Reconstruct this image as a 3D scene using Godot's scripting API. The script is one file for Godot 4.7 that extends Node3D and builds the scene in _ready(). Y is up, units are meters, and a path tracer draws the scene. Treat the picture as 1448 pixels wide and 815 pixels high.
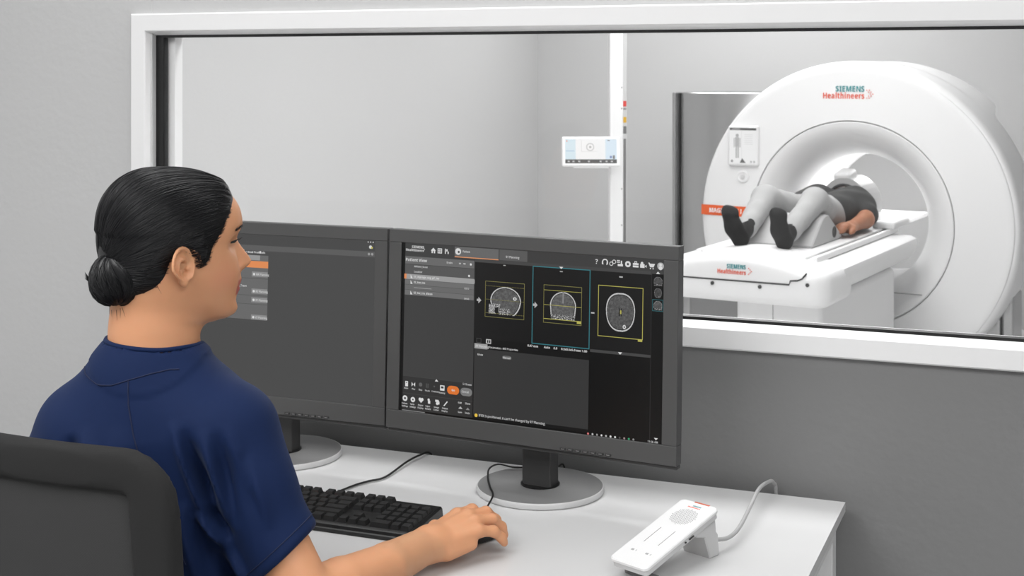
extends Node3D
# A control room with an operator at two monitors, and a scanner room behind the window. Units are metres, y is up.
# World axes: x runs along the window wall, z comes from the window wall towards the camera.

const WALL_Z := -0.06          # face of the window wall on the control room side
const WALL_T := 0.055          # thickness of the window wall
const DESK_Y := 0.75           # height of the desk top
const CEIL := 2.75
const EXAM_X0 := -3.23         # scanner room walls
const EXAM_X1 := 3.2
const EXAM_Z := -6.12
const ROOM_X0 := -2.75         # control room walls
const ROOM_X1 := 2.3
const ROOM_Z := 4.3

var mats := {}
var rng := RandomNumberGenerator.new()


# ---------------------------------------------------------------- mesh builder
class MB:
	var v := PackedVector3Array()
	var n := PackedVector3Array()
	var uv := PackedVector2Array()
	var col := PackedColorArray()
	var ix := PackedInt32Array()
	var cur := Color(1, 1, 1)
	var colored := false

	func vert(p: Vector3, nn: Vector3, u := Vector2.ZERO) -> int:
		v.append(p); n.append(nn); uv.append(u); col.append(cur)
		return v.size() - 1

	func tri(a: int, b: int, c: int) -> void:
		var g := (v[c] - v[a]).cross(v[b] - v[a])
		ix.append(a)
		if g.dot(n[a] + n[b] + n[c]) < 0.0:
			ix.append(c); ix.append(b)
		else:
			ix.append(b); ix.append(c)

	func quad(a: int, b: int, c: int, d: int) -> void:
		tri(a, b, c); tri(a, c, d)

	# flat quad facing nn
	func face(a: Vector3, b: Vector3, c: Vector3, d: Vector3, nn: Vector3) -> void:
		var i := vert(a, nn, Vector2(0, 1)); vert(b, nn, Vector2(1, 1)); vert(c, nn, Vector2(1, 0)); vert(d, nn, Vector2(0, 0))
		quad(i, i + 1, i + 2, i + 3)

	# flat quad, normal worked out and turned away from a point inside
	func wall(a: Vector3, b: Vector3, c: Vector3, d: Vector3, inside: Vector3) -> void:
		var nn := (b - a).cross(c - a)
		if nn.length() < 1e-12:
			nn = (c - a).cross(d - a)
		nn = nn.normalized()
		if nn.dot((a + b + c + d) * 0.25 - inside) < 0.0:
			nn = -nn
		face(a, b, c, d, nn)

	# box with rounded edges
	func rbox(xf: Transform3D, size: Vector3, r := 0.004, seg := 1) -> void:
		var h := size * 0.5
		r = minf(r, minf(h.x, minf(h.y, h.z)) * 0.98)
		for ax in 3:
			for sg in [-1.0, 1.0]:
				var u := (ax + 1) % 3
				var w := (ax + 2) % 3
				var us := _steps(h[u], r, seg)
				var ws := _steps(h[w], r, seg)
				var base := v.size()
				for i in us.size():
					for j in ws.size():
						var q := Vector3.ZERO
						q[ax] = h[ax] * sg; q[u] = us[i]; q[w] = ws[j]
						var inner := Vector3(clampf(q.x, -h.x + r, h.x - r), clampf(q.y, -h.y + r, h.y - r), clampf(q.z, -h.z + r, h.z - r))
						var dir := (q - inner).normalized()
						vert(xf * (inner + dir * r), (xf.basis * dir).normalized(), Vector2(float(i) / (us.size() - 1), float(j) / (ws.size() - 1)))
				for i in us.size() - 1:
					for j in ws.size() - 1:
						var o := base + i * ws.size() + j
						quad(o, o + 1, o + ws.size() + 1, o + ws.size())

	func _steps(h: float, r: float, seg: int) -> PackedFloat32Array:
		var a := PackedFloat32Array()
		for k in seg + 1:
			a.append(-(h - r) - r * tan(PI / 4 * (1.0 - float(k) / seg)))
		for k in seg + 1:
			a.append((h - r) + r * tan(PI / 4 * float(k) / seg))
		return a

	# tapered block standing on its base (y = 0), open below
	func frustum(xf: Transform3D, base: Vector2, top: Vector2, height: float, shift := Vector2.ZERO) -> void:
		var b := []
		var t := []
		for s in [Vector2(-1, -1), Vector2(1, -1), Vector2(1, 1), Vector2(-1, 1)]:
			b.append(xf * Vector3(s.x * base.x / 2, 0, s.y * base.y / 2))
			t.append(xf * Vector3(s.x * top.x / 2 + shift.x, height, s.y * top.y / 2 + shift.y))
		var c: Vector3 = xf * Vector3(0, height * 0.4, 0)
		wall(t[0], t[1], t[2], t[3], c)
		for i in 4:
			wall(b[i], b[(i + 1) % 4], t[(i + 1) % 4], t[i], c)

	# turned shape round the local y axis; profile points are (radius, height), outward side to the left of travel upwards
	func lathe(xf: Transform3D, prof: PackedVector2Array, segs := 32, a0 := 0.0, a1 := TAU, sx := 1.0) -> void:
		var m := prof.size()
		for i in m - 1:
			var d := prof[i + 1] - prof[i]
			if d.length() < 1e-7:
				continue
			var nn := Vector2(d.y, -d.x).normalized()
			var na := nn
			var nb := nn
			if i > 0:
				var e := prof[i] - prof[i - 1]
				var en := Vector2(e.y, -e.x).normalized()
				if en.dot(nn) > 0.78:
					na = (en + nn).normalized()
			if i < m - 2:
				var e := prof[i + 2] - prof[i + 1]
				var en := Vector2(e.y, -e.x).normalized()
				if en.dot(nn) > 0.78:
					nb = (en + nn).normalized()
			var base := v.size()
			for k in segs + 1:
				var a := lerpf(a0, a1, float(k) / segs)
				var c := Vector2(cos(a), sin(a))
				for q in 2:
					var pr := prof[i + q]
					var pn := na if q == 0 else nb
					vert(xf * Vector3(c.x * pr.x * sx, pr.y, c.y * pr.x), (xf.basis * Vector3(c.x * pn.x, pn.y, c.y * pn.x)).normalized(), Vector2(float(k) / segs, float(i + q) / (m - 1)))
			for k in segs:
				var o := base + k * 2
				quad(o, o + 1, o + 3, o + 2)

	# outline in local xy pushed along z from 0 to depth, with a chamfer
	func extrude(xf: Transform3D, poly: PackedVector2Array, depth: float, bevel := 0.0) -> void:
		var m := poly.size()
		var area := 0.0
		for i in m:
			area += poly[i].cross(poly[(i + 1) % m])
		if area < 0.0:
			poly = poly.duplicate()
			poly.reverse()
		var en := PackedVector2Array()
		for i in m:
			var d := (poly[(i + 1) % m] - poly[i]).normalized()
			en.append(Vector2(d.y, -d.x))
		var inset := PackedVector2Array()
		for i in m:
			var na := en[(i + m - 1) % m]
			var nb := en[i]
			var k := na + nb
			inset.append(poly[i] - (k / maxf(0.35, 1.0 + na.dot(nb)) if bevel > 0.0 else Vector2.ZERO) * bevel)
		var tris := Geometry2D.triangulate_polygon(inset)
		for side in 2:
			var zz := 0.0 if side == 0 else depth
			var nn := (xf.basis * Vector3(0, 0, -1.0 if side == 0 else 1.0)).normalized()
			var base := v.size()
			for p in inset:
				vert(xf * Vector3(p.x, p.y, zz), nn, p)
			for t in tris.size() / 3:
				tri(base + tris[t * 3], base + tris[t * 3 + 1], base + tris[t * 3 + 2])
		var zs := [[0.0, depth]] if bevel <= 0.0 else [[0.0, bevel], [bevel, depth - bevel], [depth - bevel, depth]]
		for part in zs.size():
			for i in m:
				var j := (i + 1) % m
				var n0 := en[i]
				var n1 := en[i]
				if en[(i + m - 1) % m].dot(en[i]) > 0.75:
					n0 = (en[(i + m - 1) % m] + en[i]).normalized()
				if en[j].dot(en[i]) > 0.75:
					n1 = (en[j] + en[i]).normalized()
				var lift := 0.0
				if zs.size() == 3:
					lift = [-1.0, 0.0, 1.0][part]
				var pa := inset if zs.size() == 3 and part == 0 else poly
				var pb := inset if zs.size() == 3 and part == 2 else poly
				var b0 := vert(xf * Vector3(pa[i].x, pa[i].y, zs[part][0]), (xf.basis * Vector3(n0.x, n0.y, lift)).normalized())
				var b1 := vert(xf * Vector3(pa[j].x, pa[j].y, zs[part][0]), (xf.basis * Vector3(n1.x, n1.y, lift)).normalized())
				var b2 := vert(xf * Vector3(pb[j].x, pb[j].y, zs[part][1]), (xf.basis * Vector3(n1.x, n1.y, lift)).normalized())
				var b3 := vert(xf * Vector3(pb[i].x, pb[i].y, zs[part][1]), (xf.basis * Vector3(n0.x, n0.y, lift)).normalized())
				quad(b0, b1, b2, b3)

	# round bar through points; radii may vary
	func tube(pts: PackedVector3Array, radii: PackedFloat32Array, sides := 8, caps := true) -> void:
		var m := pts.size()
		var up := Vector3.UP
		var t0 := (pts[1] - pts[0]).normalized()
		if absf(t0.dot(up)) > 0.9:
			up = Vector3.RIGHT
		var side := t0.cross(up).normalized()
		var base := v.size()
		for i in m:
			var t := (pts[mini(i + 1, m - 1)] - pts[maxi(i - 1, 0)]).normalized()
			side = (side - t * side.dot(t)).normalized()
			var bi := t.cross(side)
			var r := radii[mini(i, radii.size() - 1)]
			for k in sides + 1:
				var a := TAU * k / sides
				var d := side * cos(a) + bi * sin(a)
				vert(pts[i] + d * r, d, Vector2(float(k) / sides, float(i) / (m - 1)))
		for i in m - 1:
			for k in sides:
				var o := base + i * (sides + 1) + k
				quad(o, o + 1, o + sides + 2, o + sides + 1)
		if caps:
			for e in 2:
				var i := 0 if e == 0 else m - 1
				var t := (pts[1] - pts[0]).normalized() * -1.0 if e == 0 else (pts[m - 1] - pts[m - 2]).normalized()
				var c := vert(pts[i], t)
				var first := v.size()
				for k in sides:
					vert(v[base + i * (sides + 1) + k], t)
				for k in sides:
					tri(c, first + k, first + (k + 1) % sides)

	# lettering, in the local xy plane, centred or left aligned
	func text(xf: Transform3D, words: String, height: float, depth: float, bold := false, left := false, width := 0.0) -> void:
		var f := SystemFont.new()
		f.font_names = PackedStringArray(["Droid Sans"])
		if bold:
			f.font_weight = 700
		var tm := TextMesh.new()
		tm.font = f
		tm.text = words
		tm.font_size = 32
		tm.pixel_size = height / 32.0 * 1.38
		tm.depth = depth
		tm.curve_step = 2.0
		tm.horizontal_alignment = HORIZONTAL_ALIGNMENT_LEFT if left else HORIZONTAL_ALIGNMENT_CENTER
		var arr := tm.get_mesh_arrays()
		var pv: PackedVector3Array = arr[Mesh.ARRAY_VERTEX]
		var pn: PackedVector3Array = arr[Mesh.ARRAY_NORMAL]
		var base := v.size()
		# stretched to a given width, so that short words keep the printed proportions
		if width > 0.0:
			var lo := 1e9
			var hi := -1e9
			for p in pv:
				lo = minf(lo, p.x); hi = maxf(hi, p.x)
			for i in pv.size():
				pv[i].x *= width / (hi - lo)
		for i in pv.size():
			vert(xf * pv[i], (xf.basis * pn[i]).normalized())
		if arr[Mesh.ARRAY_INDEX] != null:
			var ii: PackedInt32Array = arr[Mesh.ARRAY_INDEX]
			for i in ii.size():
				ix.append(base + ii[i])
		else:
			for i in pv.size():
				ix.append(base + i)

	func mesh() -> ArrayMesh:
		var a := []
		a.resize(Mesh.ARRAY_MAX)
		a[Mesh.ARRAY_VERTEX] = v
		a[Mesh.ARRAY_NORMAL] = n
		a[Mesh.ARRAY_TEX_UV] = uv
		if colored:
			a[Mesh.ARRAY_COLOR] = col
		a[Mesh.ARRAY_INDEX] = ix
		var m := ArrayMesh.new()
		m.add_surface_from_arrays(Mesh.PRIMITIVE_TRIANGLES, a)
		return m


# ---------------------------------------------------------------- smooth bodies from bones
class Bones:
	var a := PackedVector3Array()
	var ab := PackedVector3Array()
	var l2 := PackedFloat32Array()
	var ra := PackedFloat32Array()
	var rb := PackedFloat32Array()
	var k := 0.02

	func _init(blend := 0.02) -> void:
		k = blend

	func bone(p: Vector3, q: Vector3, r0: float, r1: float) -> void:
		a.append(p); ab.append(q - p); l2.append(maxf((q - p).length_squared(), 1e-9)); ra.append(r0); rb.append(r1)

	func chain(pts: Array, rs: Array) -> void:
		for i in pts.size() - 1:
			bone(pts[i], pts[i + 1], rs[i], rs[i + 1])

	func d(p: Vector3) -> float:
		var res := 9.0
		for i in a.size():
			var w := p - a[i]
			var t := clampf(w.dot(ab[i]) / l2[i], 0.0, 1.0)
			var e := (w - ab[i] * t).length() - (ra[i] + (rb[i] - ra[i]) * t)
			if e - res < k and res - e < k:
				var h := (k - absf(e - res)) / k
				res = minf(e, res) - h * h * k * 0.25
			elif e < res:
				res = e
		return res


static func smin(x: float, y: float, k: float) -> float:
	var h := maxf(k - absf(x - y), 0.0) / k
	return minf(x, y) - h * h * k * 0.25


static func smax(x: float, y: float, k: float) -> float:
	return -smin(-x, -y, k)


# surface nets: one vertex in each cell that the surface crosses, one quad round each crossed edge
func nets(mb: MB, fld: Callable, lo: Vector3, hi: Vector3, h: float, paint = null, slack := 5.4) -> void:
	var bx := int(ceil((hi.x - lo.x) / h / 4.0))
	var by := int(ceil((hi.y - lo.y) / h / 4.0))
	var bz := int(ceil((hi.z - lo.z) / h / 4.0))
	var nx := bx * 4 + 1
	var ny := by * 4 + 1
	var nz := bz * 4 + 1
	var sy := nx
	var sz := nx * ny
	var val := PackedFloat32Array()
	val.resize(nx * ny * nz)
	val.fill(99.0)
	var vid := PackedInt32Array()
	vid.resize(nx * ny * nz)
	vid.fill(-1)
	var hot := PackedInt32Array()
	for kz in bz:
		for ky in by:
			for kx in bx:
				var c := lo + Vector3(kx * 4 + 2, ky * 4 + 2, kz * 4 + 2) * h
				if absf(fld.call(c)) > slack * h:
					continue
				hot.append(kx); hot.append(ky); hot.append(kz)
				for z in range(kz * 4, kz * 4 + 5):
					for y in range(ky * 4, ky * 4 + 5):
						var o := z * sz + y * sy
						for x in range(kx * 4, kx * 4 + 5):
							if val[o + x] == 99.0:
								val[o + x] = fld.call(lo + Vector3(x, y, z) * h)
	var first := mb.v.size()
	var cells := PackedInt32Array()
	for b in hot.size() / 3:
		var x0 := hot[b * 3] * 4
		var y0 := hot[b * 3 + 1] * 4
		var z0 := hot[b * 3 + 2] * 4
		for z in range(z0, z0 + 4):
			for y in range(y0, y0 + 4):
				for x in range(x0, x0 + 4):
					var o := z * sz + y * sy + x
					var g := [val[o], val[o + 1], val[o + sy], val[o + sy + 1], val[o + sz], val[o + sz + 1], val[o + sz + sy], val[o + sz + sy + 1]]
					var inside := 0
					for q in 8:
						if g[q] < 0.0:
							inside += 1
					if inside == 0 or inside == 8:
						continue
					var s := Vector3.ZERO
					var cnt := 0
					for q in 8:
						for ax in 3:
							var w := q | (1 << ax)
							if w != q and (g[q] < 0.0) != (g[w] < 0.0):
								var t: float = g[q] / (g[q] - g[w])
								var e := Vector3(q & 1, (q >> 1) & 1, q >> 2)
								e[ax] += t
								s += e
								cnt += 1
					var p := lo + (Vector3(x, y, z) + s / cnt) * h
					if paint != null:
						mb.cur = paint.call(p)
					vid[o] = mb.vert(p, Vector3.ZERO, Vector2(p.x, p.y))
					cells.append(o)
	var strides := [1, sy, sz]
	for o in cells:
		for ax in 3:
			var st: int = strides[ax]
			if (val[o] < 0.0) == (val[o + st] < 0.0) or val[o + st] == 99.0:
				continue
			var s1: int = strides[(ax + 1) % 3]
			var s2: int = strides[(ax + 2) % 3]
			if o - s1 - s2 < 0:
				continue
			var a := vid[o]
			var b := vid[o - s1]
			var c := vid[o - s1 - s2]
			var d := vid[o - s2]
			if b < 0 or c < 0 or d < 0:
				continue
			var nn := (mb.v[c] - mb.v[a]).cross(mb.v[d] - mb.v[b])
			var want := 1.0 if val[o] < 0.0 else -1.0
			if nn[ax] * want < 0.0:
				nn = -nn
				var t := b
				b = d
				d = t
			# nn is now (c-a)x(d-b) pointing out; clockwise seen from outside is a, d, c, b
			mb.ix.append_array(PackedInt32Array([a, d, c, a, c, b]))
			mb.n[a] += nn; mb.n[b] += nn; mb.n[c] += nn; mb.n[d] += nn
	for i in range(first, mb.v.size()):
		mb.n[i] = mb.n[i].normalized()


# ---------------------------------------------------------------- nodes and materials
func mat(called: String, c: Color, rough := 0.6, metal := 0.0, spec := 0.5) -> StandardMaterial3D:
	if mats.has(called):
		return mats[called]
	var m := StandardMaterial3D.new()
	m.resource_name = called
	m.albedo_color = c
	m.roughness = rough
	m.metallic = metal
	m.metallic_specular = spec
	mats[called] = m
	return m


func glow(called: String, c: Color, energy: float) -> StandardMaterial3D:
	var m := mat(called, Color(0.9, 0.9, 0.9), 0.6)
	m.emission_enabled = true
	m.emission = c
	m.emission_energy_multiplier = energy
	return m


# fine relief: noise as a height map on a triplanar material
func relief(m: StandardMaterial3D, freq: float, depth_cm: float, scale := 1.0, kind := FastNoiseLite.TYPE_SIMPLEX_SMOOTH, stretch := Vector3.ONE) -> void:
	var nz := FastNoiseLite.new()
	nz.noise_type = kind
	nz.frequency = freq
	nz.seed = 7
	var t := NoiseTexture2D.new()
	t.width = 256; t.height = 256; t.seamless = true
	t.noise = nz
	m.heightmap_enabled = true
	m.heightmap_texture = t
	m.heightmap_scale = depth_cm
	m.uv1_triplanar = true
	m.uv1_scale = stretch * scale


# woven cloth: a small tile of slanted threads
func weave(m: StandardMaterial3D, tile: float, low: float) -> void:
	var im := Image.create(48, 48, false, Image.FORMAT_RGBA8)
	for y in 48:
		for x in 48:
			var a := 0.5 + 0.5 * sin(TAU * (x + y * 2.0) / 12.0)
			var b := 0.5 + 0.5 * sin(TAU * (x - y) / 6.0)
			var g := lerpf(low, 1.0, a * 0.75 + b * 0.25)
			im.set_pixel(x, y, Color(g, g, g))
	var t := ImageTexture.create_from_image(im)
	m.albedo_texture = t
	m.uv1_triplanar = true
	m.uv1_scale = Vector3.ONE / tile
	m.heightmap_enabled = true
	m.heightmap_texture = t
	m.heightmap_scale = 0.04


func part(called: String, mb: MB, m: Material, parent: Node3D) -> MeshInstance3D:
	var o := MeshInstance3D.new()
	o.name = called
	o.mesh = mb.mesh()
	o.material_override = m
	parent.add_child(o, true)
	return o


func thing(called: String, label: String, category: String, at := Vector3.ZERO, turn := 0.0, group := "") -> Node3D:
	var o := Node3D.new()
	var k := 0
	o.name = called
	while has_node(NodePath(o.name)):
		k += 1
		o.name = "%s_%03d" % [called, k]
	o.position = at
	o.rotation.y = turn
	o.set_meta("label", label)
	o.set_meta("category", category)
	if group:
		o.set_meta("group", group)
	add_child(o)
	return o


func structure(called: String, label := "", category := "") -> Node3D:
	var o := Node3D.new()
	o.name = called
	o.set_meta("kind", "structure")
	if label:
		o.set_meta("label", label)
	if category:
		o.set_meta("category", category)
	add_child(o)
	return o


func T(x: float, y: float, z: float) -> Transform3D:
	return Transform3D(Basis(), Vector3(x, y, z))


func TR(x: float, y: float, z: float, deg: Vector3) -> Transform3D:
	return Transform3D(Basis.from_euler(deg * PI / 180.0), Vector3(x, y, z))


func box_part(called: String, lo: Vector3, hi: Vector3, r: float, m: Material, parent: Node3D, seg := 1) -> MeshInstance3D:
	var mb := MB.new()
	mb.rbox(Transform3D(Basis(), (lo + hi) * 0.5), hi - lo, r, seg)
	return part(called, mb, m, parent)


func smooth_path(pts: Array, per := 6) -> PackedVector3Array:
	var out := PackedVector3Array()
	var m := pts.size()
	for i in m - 1:
		for k in per:
			var t := float(k) / per
			out.append((pts[i] as Vector3).cubic_interpolate(pts[i + 1], pts[maxi(i - 1, 0)], pts[mini(i + 2, m - 1)], t))
	out.append(pts[m - 1])
	return out


func round_rect(w: float, h: float, r: float, seg := 5) -> PackedVector2Array:
	var out := PackedVector2Array()
	for c in 4:
		var cx: float = (w / 2 - r) * [1, -1, -1, 1][c]
		var cy: float = (h / 2 - r) * [1, 1, -1, -1][c]
		for k in seg + 1:
			var a := PI / 2 * (c + float(k) / seg)
			out.append(Vector2(cx + cos(a) * r, cy + sin(a) * r))
	return out


func sr(r: int, g := -1, b := -1) -> Color:
	return Color8(r, r if g < 0 else g, r if b < 0 else b)


# ---------------------------------------------------------------- the scene
func _ready() -> void:
	rng.seed = 11
	# camera: level lens shifted downwards, so that uprights stay upright
	var cam := Camera3D.new()
	cam.name = "camera"
	cam.position = Vector3(0, 1.52, 2.47)
	cam.rotation.y = deg_to_rad(21.7)
	cam.projection = Camera3D.PROJECTION_FRUSTUM
	cam.near = 0.1
	cam.far = 60.0
	cam.size = 0.1 * 815.0 / 1950.0
	cam.frustum_offset = Vector2(0, -0.1 * 309.0 / 1950.0)
	add_child(cam)
	cam.make_current()
	var ca := CameraAttributesPhysical.new()
	ca.frustum_focus_distance = 2.15
	ca.frustum_focal_length = 50.0
	ca.exposure_aperture = 16.0
	ca.frustum_near = 0.1
	ca.frustum_far = 60.0
	cam.attributes = ca
	# surroundings: closed rooms, lit by ceiling panels, two of them added as fill
	var we := WorldEnvironment.new()
	var env := Environment.new()
	env.background_mode = Environment.BG_COLOR
	env.background_color = Color(0.02, 0.02, 0.02)
	env.tonemap_mode = Environment.TONE_MAPPER_LINEAR
	env.tonemap_exposure = 1.0
	env.sdfgi_enabled = true
	env.ssao_enabled = true
	env.ssil_enabled = true
	we.environment = env
	add_child(we)
	ceiling_panel(Vector3(-1.7, CEIL, 2.5), Vector2(1.8, 1.8), 4.2, "large ceiling light of the control room left of the camera")
	ceiling_panel(Vector3(0.9, CEIL, 2.5), Vector2(1.8, 1.8), 3.2, "large ceiling light of the control room right of the camera")
	ceiling_panel(Vector3(-1.1, CEIL, 0.19), Vector2(2.0, 0.4), 0.9, "narrow ceiling light added above the desk as unseen fill")  # added fill for the shaded desk and wall around the monitors
	ceiling_panel(Vector3(-1.2, CEIL, -3.1), Vector2(1.8, 1.8), 2.3, "square ceiling light of the scanner room left of the table")
	ceiling_panel(Vector3(-1.6, CEIL, -5.1), Vector2(1.8, 0.6), 2.1, "long ceiling light of the scanner room behind the scanner")
	ceiling_panel(Vector3(-0.9, CEIL, -0.7), Vector2(2.4, 0.6), 3.4, "long ceiling light added just behind the window to light the desk")  # added: shines through the window on to the desk behind the monitors

	build_rooms()
	build_window()
	build_desk()
	build_monitors()
	build_keyboard()
	build_mouse()
	build_intercom()
	build_chair()
	build_scanner()
	build_table()
	build_pole()
	build_operator()
	build_patient()


func ceiling_panel(at: Vector3, size: Vector2, energy: float, label: String) -> void:
	var t := thing("ceiling_light", label, "light", at, 0.0, "ceiling lights")
	var f := MB.new()
	for s in [-1.0, 1.0]:
		f.rbox(T(s * (size.x / 2 + 0.02), -0.02, 0), Vector3(0.04, 0.04, size.y + 0.08), 0.004)
		f.rbox(T(0, -0.02, s * (size.y / 2 + 0.02)), Vector3(size.x, 0.04, 0.04), 0.004)
	part("frame", f, mat("light_frame", sr(225), 0.5), t)
	box_part("diffuser", Vector3(-size.x / 2, -0.03, -size.y / 2), Vector3(size.x / 2, -0.005, size.y / 2), 0.003, glow("diffuser", Color(1, 1, 1), 2.2), t)
	var l := AreaLight3D.new()
	l.name = "lamp"
	l.area_size = size
	l.light_energy = energy
	l.light_color = Color(1.0, 1.0, 1.0)
	l.shadow_enabled = true
	l.area_range = 14.0
	l.position = Vector3(0, -0.045, 0)
	l.rotation.x = -PI / 2
	t.add_child(l)


# box of a room's shell, given by two corners
func slab(called: String, lo: Vector3, hi: Vector3, m: Material) -> MeshInstance3D:
	var mb := MB.new()
	mb.rbox(Transform3D(Basis(), (lo + hi) * 0.5), hi - lo, 0.001)
	var o := MeshInstance3D.new()
	o.name = called
	o.mesh = mb.mesh()
	o.material_override = m
	o.set_meta("kind", "structure")
	add_child(o, true)
	return o


func build_rooms() -> void:
	var plaster := mat("grey_plaster", sr(196), 0.85)
	relief(plaster, 0.05, 0.03, 3.0)
	var dark := mat("shaded_grey_paint", sr(128), 0.8)  # darker paint, with part of the shade under the window in its tone
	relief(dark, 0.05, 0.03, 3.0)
	var exam := mat("scanner_room_paint", sr(207), 0.85)
	relief(exam, 0.05, 0.03, 3.0)
	var floor_grey := mat("grey_vinyl", sr(150), 0.45)
	relief(floor_grey, 0.08, 0.01, 2.0)
	var floor_white := mat("white_vinyl", sr(235), 0.4)
	relief(floor_white, 0.08, 0.01, 2.0)
	var white := mat("ceiling_white", sr(232), 0.9)
	var zb := WALL_Z - WALL_T
	# control room
	slab("floor", Vector3(ROOM_X0 - 0.1, -0.1, zb), Vector3(ROOM_X1 + 0.1, 0, ROOM_Z + 0.1), floor_grey)
	slab("ceiling", Vector3(ROOM_X0 - 0.1, CEIL, zb), Vector3(ROOM_X1 + 0.1, CEIL + 0.1, ROOM_Z + 0.1), white)
	slab("wall_left", Vector3(ROOM_X0 - 0.1, 0, WALL_Z), Vector3(ROOM_X0, CEIL, ROOM_Z), plaster)
	slab("wall_right", Vector3(ROOM_X1, 0, WALL_Z), Vector3(ROOM_X1 + 0.1, CEIL, ROOM_Z), plaster)
	slab("wall_rear", Vector3(ROOM_X0 - 0.1, 0, ROOM_Z), Vector3(ROOM_X1 + 0.1, CEIL, ROOM_Z + 0.1), plaster)
	# the wall with the window: pieces round the opening
	var wf := structure("wall_front")
	var x0 := -1.86
	var x1 := 1.35
	box_part("plaster_left", Vector3(EXAM_X0, 0, zb), Vector3(x0, CEIL, WALL_Z), 0.001, plaster, wf)
	box_part("plaster_above", Vector3(x0, 1.60, zb), Vector3(x1, CEIL, WALL_Z), 0.001, plaster, wf)
	box_part("plaster_right", Vector3(x1, 0, zb), Vector3(EXAM_X1, CEIL, WALL_Z), 0.001, plaster, wf)
	box_part("shaded_lower_wall", Vector3(x0, 0, zb), Vector3(x1, 1.04, WALL_Z), 0.001, dark, wf)  # darker lower wall; shade beside the monitors is mixed into its colour
	# scanner room
	slab("floor_scanner_room", Vector3(EXAM_X0 - 0.1, -0.1, EXAM_Z - 0.1), Vector3(EXAM_X1 + 0.1, 0, zb), floor_white)
	slab("ceiling_scanner_room", Vector3(EXAM_X0 - 0.1, CEIL, EXAM_Z - 0.1), Vector3(EXAM_X1 + 0.1, CEIL + 0.1, zb), white)
	slab("wall_scanner_left", Vector3(EXAM_X0 - 0.1, 0, EXAM_Z), Vector3(EXAM_X0, CEIL, zb), exam)
	slab("wall_scanner_right", Vector3(EXAM_X1, 0, EXAM_Z), Vector3(EXAM_X1 + 0.1, CEIL, zb), exam)
	slab("wall_scanner_rear", Vector3(EXAM_X0 - 0.1, 0, EXAM_Z - 0.1), Vector3(EXAM_X1 + 0.1, CEIL, EXAM_Z), exam)
	# skirting boards
	for b in [[Vector3(ROOM_X0, 0, WALL_Z), Vector3(-1.9, 0.08, WALL_Z + 0.012)], [Vector3(-0.3, 0, WALL_Z), Vector3(ROOM_X1, 0.08, WALL_Z + 0.012)]]:
		var s := slab("baseboard_front", b[0], b[1], mat("skirting", sr(205), 0.5))
		s.set_meta("kind", "structure")


# mitred frame: rings of four corners, each given by its inset from the outer rectangle and its depth
func rect_rings(mb: MB, lo: Vector2, hi: Vector2, prof: Array) -> void:
	for i in prof.size() - 1:
		var a: Vector2 = prof[i]
		var b: Vector2 = prof[i + 1]
		var ca := [Vector3(lo.x + a.x, lo.y + a.x, a.y), Vector3(hi.x - a.x, lo.y + a.x, a.y), Vector3(hi.x - a.x, hi.y - a.x, a.y), Vector3(lo.x + a.x, hi.y - a.x, a.y)]
		var cb := [Vector3(lo.x + b.x, lo.y + b.x, b.y), Vector3(hi.x - b.x, lo.y + b.x, b.y), Vector3(hi.x - b.x, hi.y - b.x, b.y), Vector3(lo.x + b.x, hi.y - b.x, b.y)]
		for k in 4:
			var j := (k + 1) % 4
			var along: Vector3 = ca[j] - ca[k]
			var nn := along.cross(Vector3(0, 0, 1)).normalized()  # away from the middle
			var d := b - a
			var n3 := nn * d.y + Vector3(0, 0, d.x)
			if n3.length() < 1e-9:
				continue
			mb.face(ca[k], ca[j], cb[j], cb[k], n3.normalized())


func build_window() -> void:
	var w := structure("window_1", "long observation window with a white frame between control room and scanner room", "window")
	var white := mat("frame_white", sr(238), 0.38)
	var lo := Vector2(-1.9076, 1.0011)
	var hi := Vector2(1.40, 1.643)
	var f := MB.new()
	rect_rings(f, lo, hi, [Vector2(0, WALL_Z - 0.002), Vector2(0, WALL_Z + 0.012), Vector2(0.003, WALL_Z + 0.015), Vector2(0.037, WALL_Z + 0.015), Vector2(0.039, WALL_Z + 0.013), Vector2(0.047, WALL_Z - 0.012), Vector2(0.047, WALL_Z - WALL_T - 0.012), Vector2(0.0, WALL_Z - WALL_T - 0.012), Vector2(0.0, WALL_Z - WALL_T)])
	part("window_frame", f, white, w)
	var g := MB.new()
	rect_rings(g, lo, hi, [Vector2(0.0465, WALL_Z - 0.014), Vector2(0.0525, WALL_Z - 0.014), Vector2(0.0525, WALL_Z - 0.034), Vector2(0.0465, WALL_Z - 0.034)])
	# upright channel of the gasket on the left side is wider
	g.rbox(T(lo.x + 0.058, (lo.y + hi.y) / 2, WALL_Z - 0.024), Vector3(0.018, hi.y - lo.y - 0.1, 0.02), 0.004, 2)
	part("gasket", g, mat("black_rubber", sr(14), 0.4), w)
	var p := MB.new()
	p.rbox(T((lo.x + hi.x) / 2, (lo.y + hi.y) / 2, WALL_Z - 0.024), Vector3(hi.x - lo.x - 0.1, hi.y - lo.y - 0.1, 0.006), 0.0005)
	var gm := mat("window_glass", Color(1, 1, 1, 0.004), 0.0, 0.0, 0.3)
	gm.transparency = BaseMaterial3D.TRANSPARENCY_ALPHA
	part("pane", p, gm, w)
	# rebate on the scanner side
	box_part("jamb", Vector3(lo.x + 0.06, lo.y + 0.05, WALL_Z - WALL_T - 0.01), Vector3(lo.x + 0.082, hi.y - 0.05, WALL_Z - 0.036), 0.002, white, w)


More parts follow.
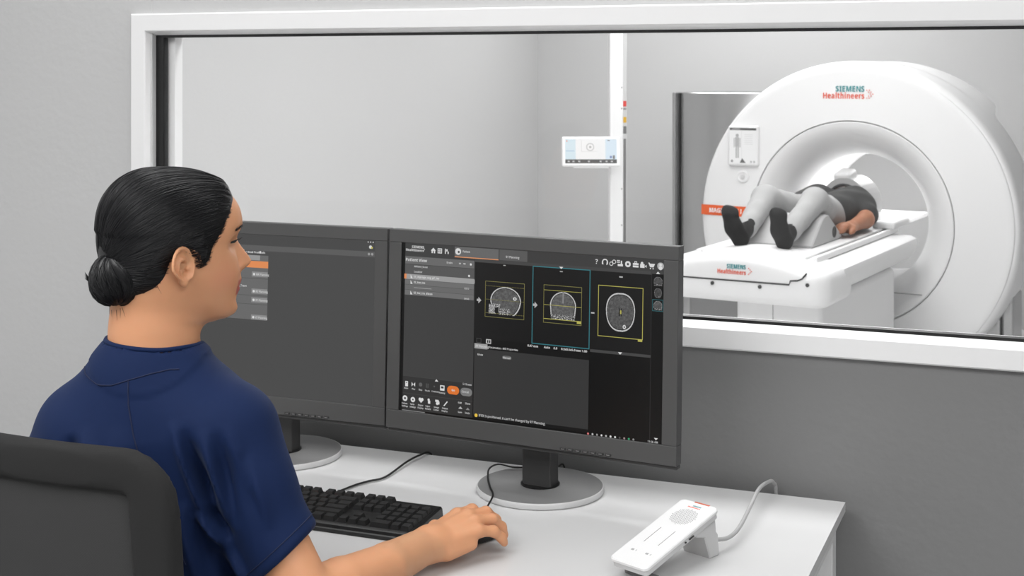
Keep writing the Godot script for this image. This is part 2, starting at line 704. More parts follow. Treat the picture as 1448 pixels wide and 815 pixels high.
# ---------------------------------------------------------------- desk and what stands on it
func build_desk() -> void:
	var t := thing("desk", "long white desk along the wall below the window", "desk", Vector3(0, 0, 0))
	var top := mat("desk_white", sr(212), 0.32)
	var body := mat("desk_frame_white", sr(232), 0.4)
	var x0 := -1.75
	var x1 := -0.356
	var z0 := -0.03
	var z1 := 0.62
	# top with a slanted lower edge
	var mb := MB.new()
	var prof := PackedVector2Array([Vector2(x0, DESK_Y), Vector2(x1, DESK_Y), Vector2(x1, DESK_Y - 0.017), Vector2(x1 - 0.012, DESK_Y - 0.03), Vector2(x0 + 0.012, DESK_Y - 0.03), Vector2(x0, DESK_Y - 0.017)])
	mb.extrude(T(0, 0, z0), prof, z1 - z0, 0.0012)
	part("desktop", mb, top, t)
	for sx in [x0 + 0.035, x1 - 0.035]:
		for z in [z0 + 0.03, z1 - 0.03]:
			box_part("leg", Vector3(sx - 0.02, 0, z - 0.02), Vector3(sx + 0.02, DESK_Y - 0.03, z + 0.02), 0.002, body, t)
		box_part("rail", Vector3(sx - 0.02, DESK_Y - 0.06, z0 + 0.05), Vector3(sx + 0.02, DESK_Y - 0.03, z1 - 0.05), 0.002, body, t)
	box_part("side_panel", Vector3(x1 - 0.062, 0.12, z0 + 0.05), Vector3(x1 - 0.044, DESK_Y - 0.06, z1 - 0.05), 0.002, mat("desk_panel_grey", sr(196), 0.5), t)
	box_part("cross_bar", Vector3(x0 + 0.06, DESK_Y - 0.08, z0 + 0.02), Vector3(x1 - 0.07, DESK_Y - 0.03, z0 + 0.045), 0.003, body, t)


# --- painting of the screens: print only, no light
func px_rect(im: Image, x0: float, y0: float, x1: float, y1: float, c: Color) -> void:
	im.fill_rect(Rect2i(int(x0), int(y0), maxi(1, int(x1 - x0)), maxi(1, int(y1 - y0))), c)


func px_frame(im: Image, x0: float, y0: float, x1: float, y1: float, w: float, c: Color) -> void:
	px_rect(im, x0, y0, x1, y0 + w, c); px_rect(im, x0, y1 - w, x1, y1, c)
	px_rect(im, x0, y0, x0 + w, y1, c); px_rect(im, x1 - w, y0, x1, y1, c)


func px_disc(im: Image, cx: float, cy: float, r: float, c: Color, hole := 0.0) -> void:
	for y in range(int(cy - r) - 1, int(cy + r) + 2):
		for x in range(int(cx - r) - 1, int(cx + r) + 2):
			var d := Vector2(x - cx, y - cy).length()
			if d <= r and d >= hole and x >= 0 and y >= 0 and x < im.get_width() and y < im.get_height():
				im.set_pixel(x, y, c)


func px_poly(im: Image, pts: Array, c: Color) -> void:
	var poly := PackedVector2Array(pts)
	var lo := poly[0]
	var hi := poly[0]
	for p in poly:
		lo = lo.min(p); hi = hi.max(p)
	for y in range(int(lo.y), int(hi.y) + 1):
		for x in range(int(lo.x), int(hi.x) + 1):
			if Geometry2D.is_point_in_polygon(Vector2(x, y), poly):
				im.set_pixel(clampi(x, 0, im.get_width() - 1), clampi(y, 0, im.get_height() - 1), c)


func px_pill(im: Image, cx: float, cy: float, w: float, h: float, c: Color) -> void:
	px_rect(im, cx - w / 2 + h / 2, cy - h / 2, cx + w / 2 - h / 2, cy + h / 2, c)
	px_disc(im, cx - w / 2 + h / 2, cy, h / 2, c)
	px_disc(im, cx + w / 2 - h / 2, cy, h / 2, c)


# head scans: kind 0 from the side, 1 from the front, 2 from above
func px_scan(im: Image, kind: int, cx: float, cy: float, hw: float, hh: float, rim: float) -> void:
	var nz := FastNoiseLite.new()
	nz.seed = 5 + kind
	nz.frequency = 0.11
	for y in range(int(cy - hh), int(cy + hh) + 1):
		for x in range(int(cx - hw * 1.15), int(cx + hw * 1.1) + 1):
			var u := (x - cx) / hw
			var w := (y - cy) / hh
			var g := -1.0
			var nn := nz.get_noise_2d(x * 1.6, y * 1.6)
			if kind == 2:
				var e := pow(pow(absf(u * (1.0 + 0.05 * w)), 2.3) + pow(absf(w), 2.3), 1.0 / 2.3)
				if e < 1.0:
					g = 0.36 + 0.09 * nn
					g += 0.10 * nz.get_noise_2d(x * 0.5 + 90.0, y * 0.5)
					if e > 0.885:
						g = 0.82 + 0.2 * nn if e > 0.925 else 0.14
					if absf(absf(u) - 0.05 - 0.12 * absf(w)) < 0.035 and absf(w) < 0.2:
						g = 0.12
					if Vector2(u - 0.28, w - 0.74).length() < 0.11 and Vector2(u - 0.28, w - 0.74).length() > 0.05:
						g = 0.9
			elif kind == 1:
				var e := Vector2(u, minf(w, 0.1) * 1.0 / 1.0).length() if w < 0.1 else Vector2(u * (1.0 + 0.1 * w), 0.1).length()
				if e < 1.0 and w < 0.98:
					g = 0.4 + 0.08 * nn
					g += 0.10 * nz.get_noise_2d(x * 0.5, y * 0.5 + 50.0)
					if e > 0.92 and w < 0.62:
						g = 0.82 + 0.2 * nn
					elif e > 0.87 and w < 0.62:
						g = 0.2
					if w > 0.6:
						g = clampf(0.42 + 1.5 * nn, 0.08, 0.95)
					if absf(u) < 0.04 and w < -0.2:
						g = 0.6
			else:
				var e := Vector2(u, w * 1.02 if w < 0.25 else 0.25 + (w - 0.25) * 0.75).length()
				if e < 1.0 and not (w > 0.35 and u < -0.75):
					g = 0.38 + 0.08 * nn
					g += 0.10 * nz.get_noise_2d(x * 0.5 + 30.0, y * 0.5)
					if e > 0.925:
						g = 0.82 + 0.2 * nn
					elif e > 0.88:
						g = 0.15
					if u < -0.35 and w > 0.25:
						g = 0.12 if u > -0.7 and u < -0.45 and w > 0.5 else clampf(0.5 + 1.6 * nn, 0.1, 0.92)
					elif w > 0.55 and u < 0.3:
						g = clampf(0.45 + 1.5 * nn, 0.15, 0.9)
					var q := Vector2(u - 0.6, w + 0.2).length()
					if q < 0.12 and q > 0.05:
						g = 0.9
				elif u < -0.6 and u > -1.1 and w > 0.3 and w < 0.98:
					g = clampf(0.62 + 0.9 * nn, 0.1, 0.9)
			if g >= 0.0 and rim > 0.0:
				g = clampf(g * rim, 0.0, 1.0)
				im.set_pixel(x, y, Color(g, g, g))


func paint_right() -> Image:
	var im := Image.create(1280, 768, false, Image.FORMAT_RGBA8)
	im.fill(sr(28))
	var W := sr(235)
	px_rect(im, 0, 0, 1280, 768, sr(22))
	px_rect(im, 17, 0, 1280, 58, sr(66))
	px_rect(im, 17, 58, 382, 768, sr(66))
	px_rect(im, 0, 0, 17, 768, sr(4))
	# tabs
	px_rect(im, 277, 3, 500, 48, sr(110)); px_rect(im, 277, 47, 500, 51, sr(240, 160, 110))
	px_rect(im, 504, 3, 642, 50, sr(96))
	px_rect(im, 382, 52, 1226, 66, sr(74))
	# head icons on the left
	px_poly(im, [Vector2(152, 28), Vector2(165, 15), Vector2(178, 28), Vector2(174, 28), Vector2(174, 39), Vector2(156, 39), Vector2(156, 28)], W)
	px_rect(im, 163, 30, 168, 40, sr(66))
	px_frame(im, 188, 16, 211, 39, 4, W); px_rect(im, 188, 26, 211, 29, W); px_rect(im, 198, 16, 201, 39, W)
	px_rect(im, 226, 16, 231, 39, W); px_rect(im, 233, 18, 240, 28, W); px_rect(im, 240, 28, 246, 39, W)
	px_disc(im, 294, 24, 15, W, 0); px_disc(im, 297, 26, 5, sr(60))
	px_poly(im, [Vector2(112, 16), Vector2(121, 25), Vector2(112, 34), Vector2(112, 31), Vector2(117, 25), Vector2(112, 19)], sr(190))
	# patient list
	px_rect(im, 18, 61, 378, 96, sr(112))
	px_rect(im, 18, 98, 378, 141, sr(92))
	px_poly(im, [Vector2(18, 142), Vector2(379, 142), Vector2(384, 153), Vector2(379, 165), Vector2(18, 165)], sr(168))
	px_rect(im, 14, 142, 26, 165, sr(240, 150, 95))
	px_rect(im, 18, 167, 378, 190, sr(118)); px_rect(im, 18, 191, 378, 214, sr(112)); px_rect(im, 18, 215, 378, 238, sr(118))
	px_disc(im, 352, 130, 5, W); px_rect(im, 322, 76, 334, 80, W); px_disc(im, 360, 78, 5, W); px_rect(im, 300, 75, 310, 81, sr(200))
	for y in [152, 178, 226]:
		px_poly(im, [Vector2(48, y - 8), Vector2(58, y + 8), Vector2(48, y + 8)], W)
	px_rect(im, 66, 202, 160, 204, sr(190))
	# lower left tools
	px_rect(im, 17, 607, 382, 768, sr(52)); px_rect(im, 17, 607, 382, 609, sr(74)); px_rect(im, 17, 686, 382, 688, sr(74))
	px_poly(im, [Vector2(186, 617), Vector2(194, 607), Vector2(203, 617)], W)
	px_frame(im, 30, 632, 45, 656, 5, W); px_rect(im, 34, 641, 42, 656, W)
	px_poly(im, [Vector2(64, 633), Vector2(72, 643), Vector2(64, 653)], W); px_poly(im, [Vector2(82, 633), Vector2(73, 643), Vector2(82, 653)], W)
	px_disc(im, 111, 640, 9, sr(105)); px_rect(im, 141, 632, 144, 652, sr(105)); px_rect(im, 149, 632, 152, 652, sr(105)); px_disc(im, 183, 641, 4, sr(100))
	px_frame(im, 214, 632, 237, 656, 5, W); px_rect(im, 218, 646, 234, 652, W)
	px_pill(im, 281, 648, 62, 38, sr(236, 126, 54)); px_pill(im, 348, 649, 60, 36, sr(132))
	px_disc(im, 30, 710, 13, W, 5); px_rect(im, 20, 711, 40, 721, W); px_disc(im, 30, 710, 5, sr(52))
	px_disc(im, 72, 712, 12, W, 4)
	px_disc(im, 109, 706, 7, W); px_disc(im, 121, 706, 7, W); px_poly(im, [Vector2(102, 709), Vector2(128, 709), Vector2(115, 723)], W)
	px_disc(im, 155, 704, 6, W); px_rect(im, 152, 708, 164, 722, W)
	px_rect(im, 190, 700, 208, 710, W); px_disc(im, 200, 716, 7, W); px_rect(im, 206, 706, 212, 720, W)
	px_poly(im, [Vector2(232, 722), Vector2(250, 700), Vector2(254, 704), Vector2(237, 724)], W)
	px_poly(im, [Vector2(310, 726), Vector2(320, 716), Vector2(330, 726)], sr(200)); px_poly(im, [Vector2(348, 727), Vector2(357, 717), Vector2(367, 727)], sr(150))
	px_rect(im, 15, 763, 137, 766, sr(150)); px_rect(im, 137, 760, 1280, 768, sr(10))
	# viewports
	px_rect(im, 382, 66, 1226, 404, sr(26))
	px_rect(im, 1226, 52, 1280, 62, sr(70)); px_rect(im, 1226, 62, 1280, 768, sr(14))
	px_frame(im, 669, 64, 945, 404, 4, sr(60, 128, 138))
	px_rect(im, 948, 402, 1224, 414, sr(74))
	px_rect(im, 948, 414, 1224, 768, sr(14)); px_rect(im, 1224, 52, 1226, 760, sr(54))
	px_rect(im, 382, 404, 948, 450, sr(20))
	px_rect(im, 386, 427, 452, 451, sr(170))
	px_rect(im, 386, 450, 944, 745, sr(58)); px_rect(im, 944, 404, 948, 768, sr(12))
	px_frame(im, 396, 404, 420, 424, 2, sr(90)); px_rect(im, 444, 404, 470, 424, sr(210)); px_rect(im, 450, 408, 456, 420, sr(30)); px_rect(im, 460, 408, 466, 420, sr(30))
	px_pill(im, 549, 477, 46, 16, sr(110))
	px_disc(im, 400, 746, 8, sr(246, 206, 80))
	# arrows and markers
	for x in [404.0, 683.0]:
		px_rect(im, x - 10, 229, x, 239, sr(190)); px_poly(im, [Vector2(x - 2, 220), Vector2(x + 12, 234), Vector2(x - 2, 248)], sr(190))
	px_poly(im, [Vector2(797, 60), Vector2(815, 60), Vector2(806, 70)], W); px_poly(im, [Vector2(1077, 403), Vector2(1095, 403), Vector2(1086, 412)], W)
	px_rect(im, 524, 70, 536, 74, sr(190)); px_rect(im, 800, 78, 814, 83, sr(170)); px_rect(im, 1078, 82, 1094, 88, sr(190)); px_rect(im, 950, 244, 966, 250, sr(200))
	px_poly(im, [Vector2(1244, 60), Vector2(1252, 50), Vector2(1261, 60)], W); px_poly(im, [Vector2(1244, 744), Vector2(1261, 744), Vector2(1252, 753)], W)
	# scans
	px_scan(im, 0, 538, 228, 76, 62, 1.0)
	px_scan(im, 1, 817, 230, 62, 62, 1.0)
	px_scan(im, 2, 1085, 234, 66, 82, 1.0)
	px_scan(im, 1, 1253, 92, 19, 19, 0.8); px_scan(im, 2, 1253, 141, 16, 20, 0.8); px_scan(im, 1, 1253, 193, 19, 19, 0.9)
	px_frame(im, 1229, 168, 1277, 217, 2, sr(60, 128, 138))
	var yel := sr(196, 190, 96)
	var dim := sr(150, 146, 84)
	px_frame(im, 436, 146, 631, 305, 2, dim); px_frame(im, 724, 142, 906, 307, 2, dim); px_frame(im, 982, 125, 1188, 343, 3, yel)
	for k in 24:
		px_rect(im, 440 + k * 8, 166, 445 + k * 8, 168, dim); px_rect(im, 440 + k * 8, 226, 445 + k * 8, 228, dim); px_rect(im, 440 + k * 8, 286, 445 + k * 8, 288, dim)
	px_rect(im, 726, 164, 904, 166, yel); px_rect(im, 726, 228, 904, 230, yel); px_rect(im, 726, 288, 904, 291, yel)
	px_rect(im, 884, 290, 904, 300, yel); px_rect(im, 1166, 343, 1186, 351, yel); px_rect(im, 1084, 226, 1090, 242, yel)
	# top right icons
	px_disc(im, 1011, 26, 14, W, 9); px_rect(im, 1004, 30, 1018, 42, sr(66)); px_rect(im, 997, 24, 1003, 36, W); px_rect(im, 1019, 24, 1025, 36, W)
	px_disc(im, 1040, 31, 9, W, 6); px_disc(im, 1053, 22, 9, W, 6)
	px_rect(im, 1066, 14, 1080, 18, W); px_rect(im, 1066, 21, 1080, 25, W); px_rect(im, 1070, 30, 1094, 40, W); px_rect(im, 1084, 16, 1090, 30, W)
	px_disc(im, 1116, 28, 13, W, 5)
	px_rect(im, 1139, 22, 1165, 40, W); px_frame(im, 1146, 14, 1158, 24, 3, W); px_rect(im, 1139, 30, 1165, 32, sr(66))
	px_rect(im, 1172, 24, 1192, 40, W); px_disc(im, 1180, 20, 6, W); px_poly(im, [Vector2(1192, 32), Vector2(1200, 26), Vector2(1200, 38)], W)
	px_poly(im, [Vector2(1208, 16), Vector2(1214, 16), Vector2(1216, 20), Vector2(1238, 20), Vector2(1232, 34), Vector2(1216, 34)], W); px_disc(im, 1218, 40, 3, W); px_disc(im, 1230, 40, 3, W)
	px_disc(im, 1263, 27, 15, sr(190)); px_disc(im, 1263, 22, 6, W); px_disc(im, 1263, 36, 8, W)
	# small signs along the bottom bar
	var cs := [sr(230, 130, 130), sr(200), sr(170), W, sr(190), W, W, sr(90), sr(170, 150, 150), sr(60, 170, 120), sr(150)]
	for k in cs.size():
		px_disc(im, 944 + k * 20.8, 762, 4.5, cs[k])
	return im


func paint_left() -> Image:
	var im := Image.create(1280, 768, false, Image.FORMAT_RGBA8)
	im.fill(sr(78))
	var W := sr(235)
	px_rect(im, 0, 0, 1280, 52, sr(76)); px_rect(im, 0, 52, 1280, 78, sr(98))
	px_rect(im, 0, 78, 330, 768, sr(96)); px_rect(im, 0, 552, 330, 570, sr(170))
	px_rect(im, 330, 100, 706, 410, sr(112))
	px_rect(im, 380, 100, 660, 124, sr(160))
	px_rect(im, 330, 128, 706, 160, sr(240, 150, 92))
	for y in [191.0, 273.0, 315.0, 398.0]:
		px_rect(im, 616, y - 12, 704, y + 12, sr(150))
		px_disc(im, 628, y, 6, W)
		px_rect(im, 330, y + 20, 706, y + 22, sr(84))
	px_disc(im, 660, 84, 6, W)
	px_disc(im, 1254, 31, 8, W); px_disc(im, 1261, 34, 5, sr(220, 210, 110)); px_disc(im, 1246, 64, 6, sr(170)); px_disc(im, 1263, 64, 6, sr(170))
	for k in 3:
		px_disc(im, 1241 + k * 13, 8, 3, W)
	return im


# lettering on a screen: x, y in the picture's pixels, height in pixels
func screen_words(mb: MB, sw: float, sh: float, list: Array) -> void:
	for w in list:
		mb.text(T((w[0] / 1280.0 - 0.5) * sw, (0.5 - w[1] / 768.0) * sh, 0.0), w[3], w[2] / 768.0 * sh * 0.62, 0.0003, w.size() > 4, true)


func build_monitors() -> void:
	var words_r := [[52.0, 17.0, 18.0, "SIEMENS", 1], [20.0, 32.0, 18.0, "Healthineers", 1], [20.0, 77.0, 22.0, "Patient View", 1], [318.0, 23.0, 14.0, "Patient"], [536.0, 34.0, 15.0, "RT Planning"],
		[66.0, 106.0, 13.0, "AAHead_Scout"], [66.0, 130.0, 13.0, "Localizer"], [66.0, 153.0, 15.0, "t1_mprage_sag_p2_iso", 1], [66.0, 178.0, 15.0, "t2_tse_tra", 1], [66.0, 226.0, 15.0, "t2_tse_tra_dixon", 1], [236.0, 78.0, 14.0, "8 min"], [330.0, 188.0, 12.0, "03:12"], [330.0, 234.0, 12.0, "04:40"],
		[966.0, 27.0, 34.0, "?", 1], [392.0, 439.0, 15.0, "RT Planning"], [460.0, 439.0, 14.0, "Parameters"], [528.0, 439.0, 14.0, "MR Properties"], [402.0, 476.0, 13.0, "Mode"], [530.0, 478.0, 13.0, "Manual"],
		[650.0, 414.0, 15.0, "0.97 mm", 1], [730.0, 414.0, 15.0, "Auto", 1], [776.0, 414.0, 15.0, "6.0", 1], [812.0, 414.0, 15.0, "0.5x0.5x5.0 mm", 1], [910.0, 414.0, 15.0, "1.00", 1],
		[414.0, 745.0, 16.0, "If RX is positioned, it can't be changed by RT Planning."],
		[24.0, 664.0, 11.0, "Exam"], [66.0, 664.0, 11.0, "Play"], [102.0, 664.0, 11.0, "Stop"], [136.0, 664.0, 11.0, "Pause"], [170.0, 664.0, 11.0, "Contrast"], [208.0, 666.0, 11.0, "Viewing"],
		[274.0, 648.0, 15.0, "Go", 1], [326.0, 649.0, 14.0, "Cancel"], [330.0, 615.0, 14.0, "5:19 min"],
		[14.0, 734.0, 11.0, "Patient"], [14.0, 746.0, 11.0, "Settings"], [58.0, 734.0, 11.0, "Table"], [56.0, 746.0, 11.0, "Settings"], [100.0, 734.0, 11.0, "Physio"], [98.0, 746.0, 11.0, "Display"], [140.0, 734.0, 11.0, "Inject"], [138.0, 746.0, 11.0, "Results"], [184.0, 734.0, 11.0, "Image"], [182.0, 746.0, 11.0, "Center"], [226.0, 734.0, 11.0, "Patient"], [224.0, 746.0, 11.0, "Display"],
		[308.0, 700.0, 13.0, "Edit"], [344.0, 700.0, 13.0, "Show"], [308.0, 742.0, 12.0, "Save"], [344.0, 742.0, 12.0, "Undo"], [1216.0, 762.0, 13.0, "11:06 AM"]]
	var words_l := [[470.0, 112.0, 16.0, "Head Planning"], [540.0, 86.0, 16.0, "Exam / Head Protocols", 1], [640.0, 192.0, 15.0, "MR Planning"], [640.0, 274.0, 15.0, "RT Planning"], [640.0, 316.0, 15.0, "RT Planning"], [640.0, 399.0, 15.0, "RT Planning"], [440.0, 250.0, 16.0, "Localizer Head AX_Trans"], [430.0, 340.0, 15.0, "t1_mprage_sag"], [430.0, 374.0, 15.0, "t2_tse_cor"]]
	one_monitor(Vector3(-0.8868, 1.0404, 0.176), -5.41, 2.12, Vector3(-0.884, DESK_Y, 0.109), paint_right(), words_r, "dark grey monitor on the right showing three head scans")
	one_monitor(Vector3(-1.4679, 1.0398, 0.143), 0.1, 2.17, Vector3(-1.441, DESK_Y, 0.082), paint_left(), words_l, "dark grey monitor on the left, partly hidden by the operator, with an orange list row")


# middle of the screen, turn and lean in degrees, foot on the desk
func one_monitor(at: Vector3, yaw: float, lean: float, foot: Vector3, im: Image, words: Array, label: String) -> void:
	var t := thing("monitor", label, "monitor", foot, 0.0, "monitors on the desk")
	var grey := mat("monitor_grey", sr(74), 0.5)
	relief(grey, 0.3, 0.006, 12.0)
	var dark := mat("monitor_dark", sr(58), 0.5)
	var sw := 0.522
	var sh := 0.312
	var head := Node3D.new()
	head.name = "head"
	var xf := Transform3D(Basis.from_euler(Vector3(deg_to_rad(-lean), deg_to_rad(yaw), 0)), at - foot)
	# outer frame, 22 mm deep, wider at the bottom: four bars round the screen
	var top := sh / 2 + 0.024
	var bot := -sh / 2 - 0.0335
	var side := sw / 2 + 0.027
	var f := MB.new()
	var d0 := -0.022
	var d1 := 0.003
	for b in [[-side, side, sh / 2, top], [-side, side, bot, -sh / 2], [-side, -sw / 2, -sh / 2, sh / 2], [sw / 2, side, -sh / 2, sh / 2]]:
		f.rbox(xf * T((b[0] + b[1]) / 2, (b[2] + b[3]) / 2, (d0 + d1) / 2), Vector3(b[1] - b[0], b[3] - b[2], d1 - d0), 0.0014, 2)
	part("bezel", f, grey, t)
	var l := MB.new()
	l.rbox(xf * TR(0, bot - 0.004, -0.013, Vector3(0, 0, 0)), Vector3(side * 2 - 0.002, 0.0085, 0.018), 0.003, 2)
	part("lower_lip", l, dark, t)
	var h := MB.new()
	h.frustum(xf * TR(0, (top + bot) / 2, d0, Vector3(-90, 0, 0)), Vector2(side * 2 - 0.01, top - bot - 0.01), Vector2(side * 1.2, (top - bot) * 0.62), 0.045)
	h.rbox(xf * T(0, -0.02, -0.075), Vector3(0.2, 0.16, 0.02), 0.006, 2)
	part("rear_housing", h, dark, t)
	# screen
	var s := MB.new()
	s.face(xf * Vector3(-sw / 2, -sh / 2, 0), xf * Vector3(sw / 2, -sh / 2, 0), xf * Vector3(sw / 2, sh / 2, 0), xf * Vector3(-sw / 2, sh / 2, 0), xf.basis.z)
	var tex := ImageTexture.create_from_image(im)
	var sm := StandardMaterial3D.new()
	sm.resource_name = "screen_picture"
	sm.albedo_color = sr(12)
	sm.roughness = 0.32
	sm.metallic_specular = 0.35
	sm.emission_enabled = true
	sm.emission = Color.BLACK
	sm.emission_texture = tex
	sm.emission_energy_multiplier = 0.8
	var sc := part("screen", s, sm, t)
	var wm := MB.new()
	screen_words(wm, sw, sh, words)
	for i in wm.v.size():
		wm.v[i] = xf * (wm.v[i] + Vector3(0, 0, 0.0003))
		wm.n[i] = xf.basis * wm.n[i]
	var wt := glow("screen_lettering", sr(225), 0.75)
	wt.albedo_color = sr(40)
	part("screen_text", wm, wt, sc)
	# seven buttons on the lower right of the frame
	var shared: ArrayMesh
	for k in 7:
		var b := MB.new()
		b.rbox(Transform3D(), Vector3(0.0115, 0.0042, 0.003), 0.0008)
		if shared == null:
			shared = b.mesh()
		var o := MeshInstance3D.new()
		o.name = "button"
		o.mesh = shared
		o.material_override = mat("button_dark", sr(46), 0.45)
		o.transform = xf * T(0.078 + k * 0.0143, bot + 0.0045, 0.0035)
		t.add_child(o, true)
		var m := MB.new()
		m.rbox(Transform3D(), Vector3(0.006, 0.0008, 0.0006), 0.0002)
		part("mark", m, mat("button_mark", sr(150), 0.6), o).position = Vector3(0, 0, 0.0017)
	# neck and foot
	var n := MB.new()
	n.rbox(Transform3D(Basis(Vector3.UP, deg_to_rad(yaw)), Vector3(0, 0.15, 0.0)), Vector3(0.058, 0.28, 0.034), 0.0025, 2)
	n.rbox(Transform3D(Basis(Vector3.UP, deg_to_rad(yaw)), Vector3(0, 0.27, 0.0)), Vector3(0.09, 0.09, 0.03), 0.004, 2)
	part("neck", n, dark, t)
	var g := MB.new()
	g.lathe(T(0, 0, 0), PackedVector2Array([Vector2(0.0, 0.0135), Vector2(0.0, 0.0135), Vector2(0.001, 0.0135)]), 8)
	g.lathe(T(0, 0, 0), PackedVector2Array([Vector2(0.035, 0.0122), Vector2(0.036, 0.0145), Vector2(0.030, 0.0145), Vector2(0.029, 0.0135), Vector2(0.0005, 0.0135)]), 40)
	part("swivel", g, mat("swivel_black", sr(20), 0.3), t)
	var base := MB.new()
	base.lathe(T(0, 0, 0), PackedVector2Array([Vector2(0.114, 0.0116), Vector2(0.112, 0.0122), Vector2(0.0005, 0.0124)]), 72)
	part("base_plate", base, mat("base_grey", sr(122), 0.42), t)
	var rim := MB.new()
	rim.lathe(T(0, 0, 0), PackedVector2Array([Vector2(0.0005, 0.0), Vector2(0.113, 0.0), Vector2(0.1155, 0.001), Vector2(0.1165, 0.0025), Vector2(0.1165, 0.0095), Vector2(0.1155, 0.0112), Vector2(0.113, 0.0117)]), 72)
	part("base_rim", rim, mat("base_silver", sr(205), 0.3, 0.0), t)


func build_keyboard() -> void:
	var t := thing("keyboard", "black full size keyboard with number pad on the white desk", "keyboard", Vector3(-1.199, DESK_Y, 0.39), 0.0)
	var black := mat("keyboard_black", sr(30), 0.36)
	relief(black, 0.4, 0.004, 14.0)
	var capm := mat("key_black", sr(40), 0.33)
	# body: side profile (depth, height) swept along x
	var mb := MB.new()
	var prof := PackedVector2Array([Vector2(-0.068, 0.0), Vector2(-0.070, 0.006), Vector2(-0.066, 0.022), Vector2(-0.060, 0.0245), Vector2(0.045, 0.0165), Vector2(0.056, 0.0155), Vector2(0.0605, 0.013), Vector2(0.0615, 0.008), Vector2(0.064, 0.0065), Vector2(0.064, 0.0015), Vector2(0.062, 0.0)])
	var w := 0.436
	var xf := Transform3D(Basis(Vector3(0, 0, 1), Vector3(0, 1, 0), Vector3(-1, 0, 0)), Vector3(w / 2, 0, 0))
	mb.extrude(xf, prof, w, 0.003)
	part("case", mb, black, t)
	# keys: rows from the far edge; each entry is a width in key units, negative for a gap
	var rows := [[1.0, -1.0, 1.0, 1.0, 1.0, 1.0, -0.5, 1.0, 1.0, 1.0, 1.0, -0.5, 1.0, 1.0, 1.0, 1.0, -0.25, 1.0, 1.0, 1.0],
		[1.0, 1.0, 1.0, 1.0, 1.0, 1.0, 1.0, 1.0, 1.0, 1.0, 1.0, 1.0, 1.0, 2.0, -0.25, 1.0, 1.0, 1.0, -0.25, 1.0, 1.0, 1.0, 1.0],
		[1.5, 1.0, 1.0, 1.0, 1.0, 1.0, 1.0, 1.0, 1.0, 1.0, 1.0, 1.0, 1.0, 1.5, -0.25, 1.0, 1.0, 1.0, -0.25, 1.0, 1.0, 1.0, 1.0],
		[1.75, 1.0, 1.0, 1.0, 1.0, 1.0, 1.0, 1.0, 1.0, 1.0, 1.0, 1.0, 2.25, -3.5, 1.0, 1.0, 1.0, 1.0],
		[2.25, 1.0, 1.0, 1.0, 1.0, 1.0, 1.0, 1.0, 1.0, 1.0, 1.0, 2.75, -1.25, 1.0, -1.25, 1.0, 1.0, 1.0, 1.0],
		[1.25, 1.25, 1.25, 6.25, 1.25, 1.25, 1.25, 1.25, -0.25, 1.0, 1.0, 1.0, -0.25, 2.0, 1.0, 1.0]]
	var zs := [-0.052, -0.029, -0.0105, 0.008, 0.0265, 0.045]
	var meshes := {}
	var u := 0.0186
	var slope := atan2(-0.008, 0.105)
	for r in rows.size():
		var x := -w / 2 + 0.012
		for k in rows[r]:
			if k > 0.0:
				if not meshes.has(k):
					var m := MB.new()
					m.frustum(Transform3D(), Vector2(k * u - 0.0012, 0.0172), Vector2(k * u - 0.0062, 0.0125), 0.0085, Vector2(0, -0.0008))
					meshes[k] = m.mesh()
				var o := MeshInstance3D.new()
				o.name = "key"
				o.mesh = meshes[k]
				o.material_override = capm
				o.transform = Transform3D(Basis(Vector3.RIGHT, -slope), Vector3(x + k * u / 2, 0.0165 + (0.045 - zs[r]) * 0.076 - 0.0012, zs[r]))
				t.add_child(o, true)
			x += absf(k) * u
	var c := MB.new()
	var o := Vector3(-1.199, DESK_Y, 0.39)
	var pts := [Vector3(-1.222, 0.760, 0.325), Vector3(-1.221, 0.755, 0.29), Vector3(-1.2098, 0.7535, 0.2186), Vector3(-1.1979, 0.7535, 0.1857), Vector3(-1.1795, 0.754, 0.1496), Vector3(-1.1814, 0.757, 0.0551), Vector3(-1.178, 0.757, 0.002), Vector3(-1.174, 0.752, -0.034), Vector3(-1.172, 0.72, -0.044), Vector3(-1.172, 0.55, -0.044)]
	for i in pts.size():
		pts[i] -= o
	c.tube(smooth_path(pts), PackedFloat32Array([0.0021]), 8)
	part("cable", c, mat("cable_black", sr(30), 0.45), t)


